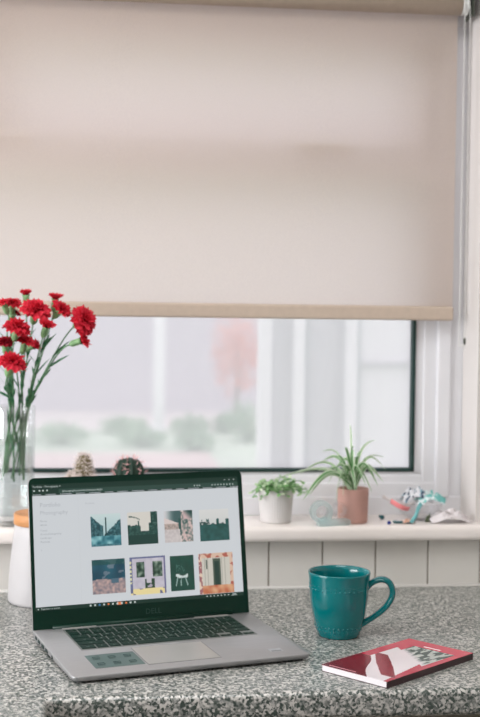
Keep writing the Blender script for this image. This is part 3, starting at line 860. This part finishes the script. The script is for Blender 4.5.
for i, (px, py, Y, rp, ax, op, ang, lab, dark) in enumerate(fl_list):
    head = at(px, py, Y); R = rp/fpx*Y
    foot = Vector((VX+.020*cos(radians(ang)), VY+.020*sin(radians(ang)), ZS+.035+.045+.01*(i % 3)))
    t = thing('carnation', lab, 'flower', tuple(foot), 0, None)
    ax = Vector(ax).normalized()
    base = head - ax*R*(.45 if op > .5 else .2)
    cl = R*1.55 if op < .6 else R*1.15; cl = max(.019, min(cl, .024)); cr = cl*.30
    b = bloom_bm(R*1.14 if op > .5 else R*1.5, op if op > .5 else op*.75, 40+i, dark)
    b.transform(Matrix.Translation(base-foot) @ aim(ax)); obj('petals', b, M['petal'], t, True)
    b = bmesh.new(); lathe(b, [(0, -cl), (cr*.45, -cl), (cr*.95, -cl*.75), (cr, -cl*.4), (cr*.95, 0), (cr*1.25, cl*.22), (cr*.8, cl*.1), (0, 0)], 12)
    b.transform(Matrix.Translation(base-foot) @ aim(ax)); obj('calyx', b, M['calyx'], t, True)
    s0 = base-ax*cl*.95
    rim = Vector((VX, VY, ZS+.213)); dxy = Vector((s0.x-VX, s0.y-VY, 0))
    rp_ = rim + (dxy.normalized()*min(.030, dxy.length*.6) if dxy.length > .001 else Vector((0, 0, 0)))
    if px > 40: rp_ = Vector((VX+.022+.0012*(i % 4), VY-.016+.004*(i % 5), ZS+.213))
    elif px > 20: rp_ = Vector((VX+.012+.003*(i % 4), VY-.020+.006*(i % 4), ZS+.213))
    mid = rp_.lerp(s0, .55) - Vector((ax.x, ax.y, 0))*.006
    pts_ = bez(foot, foot.lerp(rp_, .6), rp_, rp_.lerp(mid, .5), 8)+bez(rp_.lerp(mid, .5), mid, s0-ax*.025, s0, 12)[1:]
    b = bmesh.new(); tube(b, [p-foot for p in pts_], [.0017-.0005*k/len(pts_) for k in range(len(pts_))], 6)
    # stem nodes
    for k in (6, 13): ball(b, pts_[k]-foot, .0026, 6)
    st = obj('stem', b, M['stem'], t, True)
    # narrow leaves along the stem
    b = bmesh.new(); lay = b.loops.layers.float_color.new('Col')
    rnd = random.Random(i*3+1)
    for k in (2, 4, 6, 7, 9, 13, 13):
        p0 = pts_[k]-foot; dr = (pts_[k+1]-pts_[k]).normalized(); sd = Vector((rnd.uniform(-1, 1), rnd.uniform(-1, .4), 0)).normalized()
        ln = rnd.uniform(.022, .040) if k > 7 else rnd.uniform(.02, .03)
        pr_ = None; spread = .35 if k > 7 else .22
        for s in range(6):
            q = s/5; c0 = p0+dr*ln*q*.9+sd*ln*(spread*q+.25*q*q*(k > 7)); w = .0030*sin(PI*min(1, q*.85+.12)); sv = dr.cross(sd).normalized()*w
            cur = (b.verts.new(c0-sv), b.verts.new(c0+sv))
            if pr_:
                f = b.faces.new((pr_[0], cur[0], cur[1], pr_[1]))
                for l in f.loops: l[lay] = S(58, 116, 82) if s % 2 else S(84, 140, 100)
            pr_ = cur
    obj('leaves', b, M['leaf'], t, True)

# ------------------------------------------------------------------ pots and plants
def pot(t, r0, r1, h, m, rib=0, nrib=36, seg=144):
    def rf(r, z, a): return r*(1+rib*abs(sin(a*nrib/2))) if (r > r0*.93 and .006 < z < h-.004) else r
    bm = bmesh.new()
    lathe(bm, [(0, 0), (r0*.93, 0), (r0, .002), (r0, .007)]+[(r0+(r1-r0)*q, .007+(h-.012)*q) for q in (.1, .3, .5, .7, .9)]+[(r1, h-.004), (r1*1.005, h-.001), (r1*.98, h), (r1*.91, h-.001), (r1*.89, h-.01), (r1*.5, h-.0105), (0, h-.010)], seg, rfun=rf)
    sharp(bm, 70); obj('pot', bm, m, t, True)
    bm = bmesh.new(); lathe(bm, [(0, h-.0098), (r1*.885, h-.0098), (r1*.87, h-.007), (r1*.5, h-.005), (0, h-.0045)], 32); obj('soil', bm, M['soil'], t, True)

def blade(bm, lay, pts, w, cols, fold=.25, tw=0):
    """long leaf along pts with colour stripes across: cols = edge, centre"""
    n = len(pts); prev = None
    for i, p in enumerate(pts):
        t = (pts[min(i+1, n-1)]-pts[max(i-1, 0)]).normalized()
        side = t.cross(Vector((0, 0, 1)));
        if side.length < .2: side = t.cross(Vector((.3, 1, 0)))
        side.normalize(); nr = side.cross(t).normalized()
        side, nr = side*cos(tw)+nr*sin(tw), nr*cos(tw)-side*sin(tw)
        q = i/(n-1); ww = w*min(1, .35+2.2*q)*(1-q**3.6)+.0003
        row = [bm.verts.new(p+side*ww*k+nr*ww*abs(k)*fold) for k in (-1, -.55, 0, .55, 1)]
        if prev:
            for k in range(4):
                f = bm.faces.new((prev[k], row[k], row[k+1], prev[k+1]))
                c = S(*cols[0]) if k in (0, 3) else S(*cols[1])
                for l in f.loops: l[lay] = c
        prev = row
# white pot with small leaved trailing plant
base = at(275.5, 522, 2.278); bx_, by_ = base.x, 2.278
t = thing('potted_plant', 'small leafy trailing plant in a white ribbed pot', 'plant', (bx_, by_, ZS), 0)
pot(t, .0285, .0325, .0615, M['potwhite'], .022, 40, 200)
bm = bmesh.new(); lay = bm.loops.layers.float_color.new('Col'); rnd = random.Random(5)
sb = bmesh.new()
def small_leaf(bm, lay, c, d, n, s, col):
    d = d.normalized(); sd = d.cross(n)
    if sd.length < .1: sd = d.cross(Vector((.2, 1, .3)))
    sd.normalize(); n = sd.cross(d)
    P_ = [c, c+d*s*.3+sd*s*.34+n*s*.06, c+d*s*.7+sd*s*.30, c+d*s*1.05-n*s*.08, c+d*s*.7-sd*s*.30, c+d*s*.3-sd*s*.34+n*s*.06]
    v = [bm.verts.new(p) for p in P_]; m0 = bm.verts.new(c+d*s*.5-n*s*.05)
    for k in range(6):
        f = bm.faces.new((v[k], v[(k+1) % 6], m0))
        for l in f.loops: l[lay] = S(*col)
stems = []
for k in range(46):
    a = rnd.uniform(0, 2*PI); L_ = rnd.uniform(.012, .034); 
    p0 = Vector((.016*cos(a)*rnd.random(), .016*sin(a)*rnd.random(), .056))
    p3 = Vector(((.016+L_)*cos(a), (.014+L_*.7)*sin(a), .058+rnd.uniform(.0, .016)-max(0, L_-.022)*.7))
    stems.append((p0, p3))
stems += [(Vector((0, 0, .058)), Vector((-.044, -.012, .050))), (Vector((0, 0, .058)), Vector((-.034, -.026, .044))), (Vector((0, 0, .058)), Vector((.045, -.02, .055))), (Vector((0, 0, .058)), Vector((.060, -.016, .058))),
          (Vector((0, 0, .058)), Vector((.030, 0, .078))), (Vector((0, 0, .058)), Vector((.012, 0, .082))), (Vector((0, 0, .058)), Vector((.05, 0, .074)))]
for p0, p3 in stems:
    pts_ = bez(p0, p0+Vector((0, 0, .014)), p3+Vector((0, 0, .008)), p3, 6); tube(sb, pts_, .0006, 4)
    for j in range(2, 7):
        for sgn in (-1, 1):
            if rnd.random() < .25 and j < 6: continue
            d = Vector((rnd.uniform(-1, 1), rnd.uniform(-1, .5), rnd.uniform(-.5, .5)))
            col = mixc((112, 164, 98), (228, 240, 214), rnd.random()**1.3)
            small_leaf(bm, lay, pts_[j], d, Vector((rnd.uniform(-.6, .6), -.6, 1)), rnd.uniform(.0065, .0115), col)
obj('foliage', bm, M['leaf'], t, True); obj('stems', sb, M['stem'], t, True)
# pink pot with spider plant
base = at(352.5, 524, 2.268); px_, py_ = base.x, 2.268
t = thing('potted_plant', 'spider plant with striped arching leaves in a dusty pink pot', 'plant', (px_, py_, ZS), 0)
pot(t, .0275, .0292, .0640, M['potpink'], .006, 44, 200)
bm = bmesh.new(); lay = bm.loops.layers.float_color.new('Col')
O = Vector((px_, py_, ZS)); Z1 = .058
def leaf_to(mx, my, ex2, ey2, w=.0030, yd=-.02, pale=.4):
    """leaf arching over a mid point to a tip, both given where the photo shows them"""
    s = Vector((rnd.uniform(-.006, .006), rnd.uniform(-.006, .006), Z1))
    m = at(mx, my, py_+yd*.5)-O; e = at(ex2, ey2, py_+yd)-O
    pts_ = bez(s, s.lerp(m, .9)+Vector((0, 0, .010)), m.lerp(e, .30)+Vector((0, 0, .004)), e, 14)
    pts_ = [p if (p+O).y < 2.345 else Vector((p.x, 2.345-O.y, p.z)) for p in pts_]
    blade(bm, lay, pts_, w*1.45, (mixc((210, 226, 198), (236, 240, 230), pale), mixc((84, 140, 80), (166, 198, 150), pale)), tw=rnd.choice((-1, 1))*rnd.uniform(.6, 1.2))
L6 = [(330, 462, 303, 500, .0034, -.03, .3), (335, 458, 312, 490, .0030, .02, .8), (330, 455, 300, 474, .0030, .02, .9), (330, 462, 262, 484, .0022, .01, 1),
      (345, 452, 337, 500, .0032, -.04, .3), (348, 455, 341, 492, .0030, -.03, .2), (352, 450, 333, 472, .0032, .01, .4), (360, 452, 378, 486, .0030, -.02, .4),
      (362, 456, 383, 482, .0026, .0, .6), (365, 448, 386, 470, .0024, .02, .8), (362, 455, 384, 457, .0020, .03, .9), (352, 440, 350, 424, .0018, .03, .9),
      (358, 448, 375, 440, .0018, .03, .9), (346, 450, 345, 448, .0034, .0, .1), (350, 452, 354, 446, .0036, .0, .1), (356, 455, 362, 452, .0034, -.01, .15),
      (342, 458, 336, 456, .0032, .0, .2), (352, 458, 366, 485, .0032, -.035, .2), (350, 460, 356, 490, .0032, -.035, .3), (345, 462, 349, 486, .0034, -.03, .1), (340, 466, 336, 502, .0030, -.036, .4), (346, 466, 343, 497, .0030, -.036, .2), (332, 466, 309, 496, .0030, -.03, .5),
      (340, 452, 322, 462, .0028, .02, .7), (338, 448, 322, 452, .0022, .03, .9), (366, 462, 374, 476, .003, -.02, .4), (343, 455, 328, 484, .0028, -.01, .5),
      (357, 462, 372, 492, .0026, -.03, .4), (334, 468, 300, 470, .0018, .02, 1)]
for a in L6: leaf_to(*a)
obj('foliage', bm, M['leaf'], t, True)

# cacti behind the laptop
def cactus(px, top, R, hgt, body_mat, spine_mat, label, potm, squash, spl, ns, group=None, extra=None, seed=3):
    b0 = at(px, top, 2.285); x = b0.x; y = 2.285
    t = thing('cactus', label, 'cactus', (x, y, ZS), 0, group)
    ph = .062
    pot(t, .026, .031, ph, potm, 0, 8, 48)
    heads = [(0, 0, ph+.002, R, hgt)]+(extra or [])
    bm = bmesh.new(); sb = bmesh.new(); rnd = random.Random(seed)
    for (cx, cy, z0, r, h) in heads:
        nr = 14
        prof = [(r*.75, z0-.006)]+[(r*math.sqrt(max(0, 1-((q-.42)/.62)**2)) if q < 1 else 0.0005, z0+h*q) for q in [i/12 for i in range(13)]]
        prof[-1] = (0, z0+h)
        lathe(bm, prof, nr*6, cx, cy, rfun=lambda r_, z, a: r_*(1+.09*cos(a*nr)))
        for k in range(0, nr, 2 if ns < 7 else 1):
            a = 2*PI*k/nr
            for q in [i/ns for i in range(1, ns+1)]:
                rr_ = r*math.sqrt(max(0, 1-((q*.98-.42)/.62)**2))*1.09; z = z0+h*q*.98
                c = Vector((cx+rr_*cos(a), cy+rr_*sin(a), z)); nrm = Vector((cos(a), sin(a), (q-.4)*1.6)).normalized()
                for s in range(6):
                    d = (nrm*.6+Vector((rnd.uniform(-1, 1), rnd.uniform(-1, 1), rnd.uniform(-1, 1)))*.8).normalized()
                    tube(sb, [c, c+d*spl*rnd.uniform(.6, 1.1)], [.00055, .0002], 3)
    obj('body', bm, body_mat, t, True); obj('spines', sb, spine_mat, t)
cactus(129, 456, .0265, .056, M['cactus'], M['spine_pink'], 'round dark green cactus with pink star shaped spines behind the laptop', M['terracotta'], 1, .010, 6)
cactus(84, 455, .0150, .062, M['cactuspale'], M['spine_white'], 'pale fuzzy cactus with several heads behind the laptop', M['potwhite'], 1, .008, 9, extra=[(-.020, .002, .062, .011, .030), (-.012, -.014, .062, .009, .026), (.014, -.008, .062, .009, .024)], seed=9)

# ------------------------------------------------------------------ odds and ends on the sill
def put(px, py, Z=ZS):
    d = fpx*fw + rr*(px-240) + uu*(358.5-py); return Vector((0, 0, ZC+.4968)) + d*((Z-(ZC+.4968))/d.z)
# tape dispenser
p0 = put(331, 526); p0.y = max(p0.y, 2.232)
t = thing('tape_dispenser', 'pale aqua see-through tape dispenser in front of the pink pot', 'tape dispenser', (p0.x, p0.y, ZS), radians(8))
bm = bmesh.new()
prof = [(-.024, .0), (.034, .0), (.0375, .004), (.0365, .010), (.030, .012), (.010, .011), (-.010, .014), (-.024, .012)]
a = [bm.verts.new((x, -.009, z)) for x, z in prof]; b = [bm.verts.new((x, .009, z)) for x, z in prof]; n = len(prof)
for k in range(n): bm.faces.new((a[k], b[k], b[(k+1) % n], a[(k+1) % n]))
bm.faces.new(a); bm.faces.new(b[::-1]); bmesh.ops.recalc_face_normals(bm, faces=bm.faces)
bmesh.ops.bevel(bm, geom=list(bm.edges), offset=.0012, segments=2, affect='EDGES', profile=.5)
obj('base', bm, M['aqua'], t)
def ring(ro, ri, w, seg=40):
    b = bmesh.new(); lathe(b, [(ri, -w), (ro, -w), (ro+.0006, 0), (ro, w), (ri, w), (ri, -w)], seg); b.transform(Matrix.Rotation(PI/2, 4, 'X')); sharp(b, 50); return b
b = ring(.0205, .0125, .008); b.transform(Matrix.Translation((-.018, 0, .0255))); obj('housing', b, M['aqua'], t, True)
b = ring(.0120, .0060, .0065); b.transform(Matrix.Translation((-.018, 0, .0255))); obj('tape_roll', b, M['bowlglass'], t, True)
b = ring(.0140, .0100, .007); b.transform(Matrix.Translation((.016, 0, .0280))); obj('spare_hub', b, M['bowlglass'], t, True)

def crumple(seed, sx, sy, sz, n=22, amp=.5, colf=None, thick=False):
    """crumpled sheet heaped in the middle"""
    bm = bmesh.new(); lay = bm.loops.layers.float_color.new('Col'); g = []
    for i in range(n+1):
        row = []
        for j in range(n+1):
            u_, v_ = i/n*2-1, j/n*2-1
            rd = max(0, 1-(u_*u_+v_*v_)*.55)
            k = noise.noise(Vector((u_*2.6+seed, v_*2.6, seed)))*.5+.5; k2 = abs(noise.noise(Vector((u_*5+seed, v_*5, seed+4))))
            edge = 1+.18*noise.noise(Vector((math.atan2(v_, u_)*1.5, seed, 0)))
            x = sx*u_*edge+sx*.10*noise.noise(Vector((u_*4, v_*4, seed+9))); y = sy*v_*edge
            z = sz*max(0.012, rd*(.25+amp*k+.45*k2))
            row.append(bm.verts.new((x, y, z)))
        g.append(row)
    for i in range(n):
        for j in range(n):
            f = bm.faces.new((g[i][j], g[i+1][j], g[i+1][j+1], g[i][j+1]))
            c = S(*(colf(i/n, j/n) if colf else (226, 222, 222)))
            for l in f.loops: l[lay] = c
    return bm
def sheet(name, label, cat, loc, bm, m, rotz=0, group=None):
    o = obj(name, bm, m, None, True, loc); o.rotation_euler.z = rotz
    s = o.modifiers.new('thickness', 'SOLIDIFY'); s.thickness = .0005; s.offset = 1
    return tag(o, label, cat, group)
mprint = attr_mat('printed cloth', .7)
# clear shallow bowl
bc = put(419, 519); bc.y = 2.290; bc.x = at(419, 510, 2.29).x
t = thing('bowl', 'clear shallow bowl of small bits near the corner of the sill', 'bowl', (bc.x, bc.y, ZS), 0)
bm = bmesh.new(); lathe(bm, [(0, 0), (.020, 0), (.024, .003), (.036, .014), (.045, .030), (.0465, .034), (.0455, .0342), (.0438, .0305), (.035, .0155), (.023, .0045), (0, .003)], 48); obj('dish', bm, M['bowlglass'], t, True)
def flor(u, v):
    k = fbm(u, v, 9, 3); return (60, 84, 110) if k > .64 else ((150, 190, 205) if k > .57 else (236, 238, 244))
def tealc(u, v): return (120, 196, 192) if fbm(u, v, 5, 8) > .50 else (222, 236, 238)
def whit(u, v): return (222, 216, 218) if fbm(u, v, 5, 2) > .4 else (196, 188, 190)
bmx = crumple(3.1, .026, .017, .044, colf=flor)
sheet('fabric_pouch', 'white scrap of cloth printed with navy flowers, heaped above the clear bowl', 'cloth', (bc.x-.005, bc.y+.004, ZS+.032), bmx, mprint)
bmx = crumple(7.7, .026, .016, .034, colf=tealc)
sheet('tissue', 'crumpled teal and white tissue hanging over the right of the clear bowl', 'tissue', (bc.x+.020, bc.y-.004, ZS+.0305), bmx, mprint)
q = put(447, 524); q.y = 2.268
bmx = crumple(12.3, .036, .020, .030, colf=whit)
sheet('cloth', 'crumpled white cloth lying flat in the corner of the sill', 'cloth', (at(449, 520, 2.262).x, 2.262, ZS+.0004), bmx, mprint)
# pink ribbon over the left rim of the bowl
bm = bmesh.new()
pp = bez(at(391, 501, 2.262), at(396, 504, 2.250), at(402, 509, 2.247), at(409, 509, 2.256), 12)
tube(bm, [p-pp[0] for p in pp], .0048, 8, flat=(1, .25)); tag(obj('ribbon', bm, M['pink'], None, True, pp[0]), 'salmon pink ribbon draped over the left rim of the clear bowl', 'ribbon')
bm = bmesh.new()
pp = bez(at(383, 496, 2.272), at(395, 504, 2.256), at(405, 507, 2.262), at(414, 503, 2.272), 12)
tube(bm, [p-pp[0] for p in pp], .0032, 8, flat=(1, .35)); tag(obj('strap', bm, M['cloth'], None, True, pp[0]), 'pale curled strap reaching left out of the clear bowl', 'strap')
q = at(408, 514, 2.246)
bmx = crumple(5.2, .011, .006, .012, n=12, colf=lambda u, v: (200, 150, 128) if fbm(u, v, 5, 3) > .45 else (222, 196, 184))
sheet('paper_scrap', 'small brown paper scrap on the sill under the pink ribbon', 'paper', (q.x, 2.246, ZS+.0004), bmx, mprint)
# dark teal hair clip lying in front
q = put(404, 523); t = thing('hair_clip', 'dark teal oval hair clip lying in front of the clear bowl', 'hair clip', (q.x, max(q.y, 2.234), ZS), radians(5))
bm = bmesh.new()
lp = [(.020*cos(2*PI*k/24), .0075*sin(2*PI*k/24), .0028) for k in range(25)]
tube(bm, lp, .0022, 6, cap=False); obj('clip_frame', bm, M['darkteal'], t, True)
bm = bmesh.new(); tube(bm, [(-.020, 0, .003), (0, .001, .006), (.020, 0, .003)], .0016, 6); obj('clip_bar', bm, M['cloth'], t, True)
# teal toothed strip leaning on the bowl
bm = bmesh.new()
a0 = put(411, 521); a0.y = 2.238; a0 = Vector((at(411, 521, 2.238).x, 2.238, ZS+.003)); a1 = at(421, 503, 2.247)
tube(bm, [a0-a0, (a1-a0)*.35+Vector((.003, 0, .0)), (a1-a0)*.7, a1-a0], .0040, 8, flat=(1, .4))
for k in range(7):
    c = (a1-a0)*(.1+.13*k); ball(bm, c+Vector((.003, -.001, 0)), .0021, 6)
tag(obj('hair_comb', bm, M['teal'], None, True, a0), 'teal toothed strip leaning against the front of the clear bowl', 'hair comb')
# small olive scrap
q = put(429, 522); bm = bmesh.new()
for k, (dx, hh) in enumerate(((-.006, .012), (-.002, .017), (.002, .010), (.006, .007))): tube(bm, [(dx, 0, 0), (dx+.002, .001, hh*.6), (dx+.003, 0, hh)], [.0024, .002, .0008], 6)
tag(obj('dried_sprig', bm, M['greenbit'], None, True, (q.x, max(q.y, 2.24), ZS)), 'tiny olive sprig on the sill between the bowl and the white cloth', 'sprig')
# beads
q = put(389, 524.5); bm = bmesh.new(); ball(bm, (0, 0, .0034), .0036, 14)
tag(obj('bead', bm, M['bluebead'], None, True, (q.x, max(q.y, 2.233), ZS)), 'bright blue bead at the front of the sill', 'bead')
q = put(382, 519.5); bm = bmesh.new(); ball(bm, (0, 0, .0044), .0042, 14, (1.1, .7, 1)); ball(bm, (-.004, 0, .0064), .0025, 10)
tag(obj('bead', bm, M['darkteal'], None, True, (q.x, q.y, ZS)), 'dark teal bead between the pink pot and the bright blue bead', 'bead')

# ------------------------------------------------------------------ outside
M['lawn'] = mat('lawn', S(184, 200, 180), .9, var=.16, scale=1.5)
M['gravel'] = mat('pale gravel', S(214, 206, 204), .9, var=.08, scale=2)
M['paving'] = mat('pinkish paving', S(204, 184, 178), .9, var=.10, scale=1.2)
M['fence'] = mat('pale grey render', S(192, 188, 196), .9, var=.05, scale=.7)
M['extwhite'] = mat('outdoor white plastic', S(238, 238, 240), .4, var=.02)
M['extgrey'] = mat('grey blind behind glass', S(196, 196, 200), .7, var=.03)
bm = bmesh.new(); box(bm, -40, 40, 2.6, 60, -.12, -.02); g_ = obj('ground', bm, M['lawn']); g_['kind'] = 'structure'
bm = bmesh.new(); box(bm, -20, 30, 15.6, 18.6, -.03, .0, .004); o = obj('gravel_path', bm, M['gravel']); o['kind'] = 'structure'
bm = bmesh.new(); box(bm, -6, 1.2, 10.4, 12.9, -.03, -.002, .004); o = obj('paving', bm, M['paving']); o['kind'] = 'structure'
bm = bmesh.new(); box(bm, -22, 32, 18.6, 18.85, -.1, 2.9, .01); box(bm, -22, 32, 18.55, 18.9, 2.9, 2.98, .02)
o = obj('garden_wall', bm, M['fence']); o['kind'] = 'structure'
def bush(x, y, rx, rz, cols, label, n=420, trunk=0, name='shrub', cat='shrub', group='blurred shrubs in the garden', seed=1):
    rnd = random.Random(seed); t = thing(name, label, cat, (x, y, -.02), 0, group)
    bm = bmesh.new(); lay = bm.loops.layers.float_color.new('Col')
    for k in range(n):
        v = Vector((rnd.gauss(0, 1), rnd.gauss(0, 1), rnd.gauss(0, 1))).normalized()*(rnd.random()**.4)
        c = Vector((v.x*rx, v.y*rx, trunk+rz+v.z*rz)); 
        if c.z < .01: c.z = .01+rnd.random()*.05
        d = Vector((rnd.uniform(-1, 1), rnd.uniform(-1, 1), rnd.uniform(-.6, .8)))
        small_leaf(bm, lay, c, d, Vector((rnd.uniform(-1, 1), rnd.uniform(-1, 1), 1)), rnd.uniform(.06, .11)*(1 if rx > .3 else .8), mixc(cols[0], cols[1], rnd.random()))
    obj('foliage', bm, M['leaf'], t)
    bm = bmesh.new(); tube(bm, [(0, 0, 0), (.02, .01, trunk+rz*.6), (.0, 0, trunk+rz*1.3)], [.035, .025, .01], 8)
    obj('trunk', bm, mat('bark', S(120, 100, 84), .9, var=.2), t, True)
gc = ((120, 164, 128), (186, 210, 182))
for i, (px, Y, rx, rz, lab) in enumerate([(122, 15.2, .30, .10, 'low green shrub left of the white garden post'), (190, 15.2, .26, .11, 'low green shrub just right of the white garden post'), (229, 15.3, .22, .13, 'low green shrub below the pink tree'),
        (62, 13.9, .30, .12, 'low green shrub beyond the vase, left of the garden view'), (140, 13.6, .26, .11, 'small low green shrub at the foot of the white garden post'), (196, 13.2, .22, .10, 'small green shrub midway between garden post and conservatory'), (248, 14.2, .24, .24, 'taller green shrub against the conservatory')]):
    q = at(px, 430, Y); bush(q.x, Y, rx, rz, gc, lab, n=260, seed=20+i)
q = at(236, 400, 16.2); bush(q.x, 16.2, .34, .62, ((226, 150, 140), (240, 190, 178)), 'blurred salmon pink tree before the garden wall', n=520, trunk=.35, name='tree', cat='tree', group=None, seed=77)
q = at(158.5, 428, 15.5); bm = bmesh.new(); box(bm, -.07, .07, -.07, .07, 0, 2.5, .01); box(bm, -.1, .1, -.1, .1, 2.5, 2.56, .02); box(bm, -.1, .1, -.1, .1, 0, .06, .01)
tag(obj('garden_post', bm, M['extwhite'], None, False, (q.x, 15.5, -.02)), 'white square garden post before the pale grey wall', 'post')
# conservatory standing beside the house, seen through the right of the window
CY = 4.6
cs = thing('conservatory', 'white framed conservatory seen through the right side of the window', 'conservatory', (at(262, 400, CY).x, CY, -.02))
c0 = cs.location.x
def CX(px): return at(px, 400, CY).x-c0
bm = bmesh.new(); box(bm, CX(260), CX(480), 0, .12, 0, .55, .01); obj('dwarf_wall', bm, M['fence'], cs)
bm = bmesh.new(); box(bm, CX(259), CX(480), -.03, .15, .55, .60, .01); obj('sill', bm, M['extwhite'], cs)
for a, b, y_ in ((260, 271, -.01), (293, 305, .0), (345, 357, -.01), (452, 466, 0)):
    bm = bmesh.new(); box(bm, CX(a), CX(b), y_, .10, .60, 2.25, .008); obj('post', bm, M['extwhite'], cs)
bm = bmesh.new(); box(bm, CX(259), CX(480), -.02, .12, 2.25, 2.36, .01); obj('head_rail', bm, M['extwhite'], cs)
for a, b in ((305, 307), (357, 360)):
    bm = bmesh.new(); box(bm, CX(a), CX(b), .02, .09, .60, 2.25); obj('seal', bm, mat('grey green seal', S(120, 140, 138), .6, var=.05), cs)
for a, b, m_ in ((271, 293, 'extgrey'), (307, 345, 'extgrey'), (360, 452, 'extwhite')):
    bm = bmesh.new(); box(bm, CX(a), CX(b), .045, .055, .60, 2.25); obj('panel', bm, M[m_], cs)
bm = bmesh.new(); box(bm, CX(360), CX(452), .02, .09, 1.245, 1.262, .002); obj('glazing_bar', bm, M['extgrey'], cs)
bm = bmesh.new()
box(bm, CX(259), CX(480), -.1, 3.0, 2.36, 2.42, .01); obj('roof', bm, M['extwhite'], cs)

# ------------------------------------------------------------------ light
w = bpy.data.worlds.new('overcast sky'); bpy.context.scene.world = w; w.use_nodes = True; nt = w.node_tree
bg = nt.nodes['Background']; bg.inputs['Strength'].default_value = 1.68
tc = nn(nt, 'ShaderNodeTexCoord'); sx = nn(nt, 'ShaderNodeSeparateXYZ'); nt.links.new(tc.outputs['Generated'], sx.inputs[0])
rp = nn(nt, 'ShaderNodeValToRGB'); rp.color_ramp.elements[0].position = .35; rp.color_ramp.elements[0].color = (.84, .82, .87, 1); rp.color_ramp.elements[1].position = .9; rp.color_ramp.elements[1].color = (1, .985, 1.02, 1)
nt.links.new(sx.outputs['Z'], rp.inputs['Fac']); nt.links.new(rp.outputs['Color'], bg.inputs['Color'])
def area(name, loc, target, sx_, sy_, power, col):
    l = bpy.data.lights.new(name, 'AREA'); l.shape = 'RECTANGLE'; l.size = sx_; l.size_y = sy_; l.energy = power; l.color = col
    o = bpy.data.objects.new(name, l); link(o); o.location = loc
    o.rotation_euler = (Vector(target)-Vector(loc)).to_track_quat('-Z', 'Y').to_euler(); return o
area('side_window_daylight', (X0+.03, 1.0, 1.6), (1.0, 1.3, 1.1), 1.7, 1.1, 72, (.98, .985, 1.0))
area('added_ceiling_fill', (.1, 1.05, H-.03), (.1, 1.05, 0), .9, .9, 15, (.98, .985, 1.0))  # added overhead fill for the worktop; no ceiling lamp is known here
sc = bpy.context.scene
sc.view_settings.view_transform = 'Standard'; sc.view_settings.look = 'None'; sc.view_settings.gamma = 1; sc.view_settings.use_curve_mapping = False
sc.view_settings.exposure = 0.0
sc.cycles.max_bounces = 10; sc.cycles.transparent_max_bounces = 24; sc.cycles.diffuse_bounces = 5
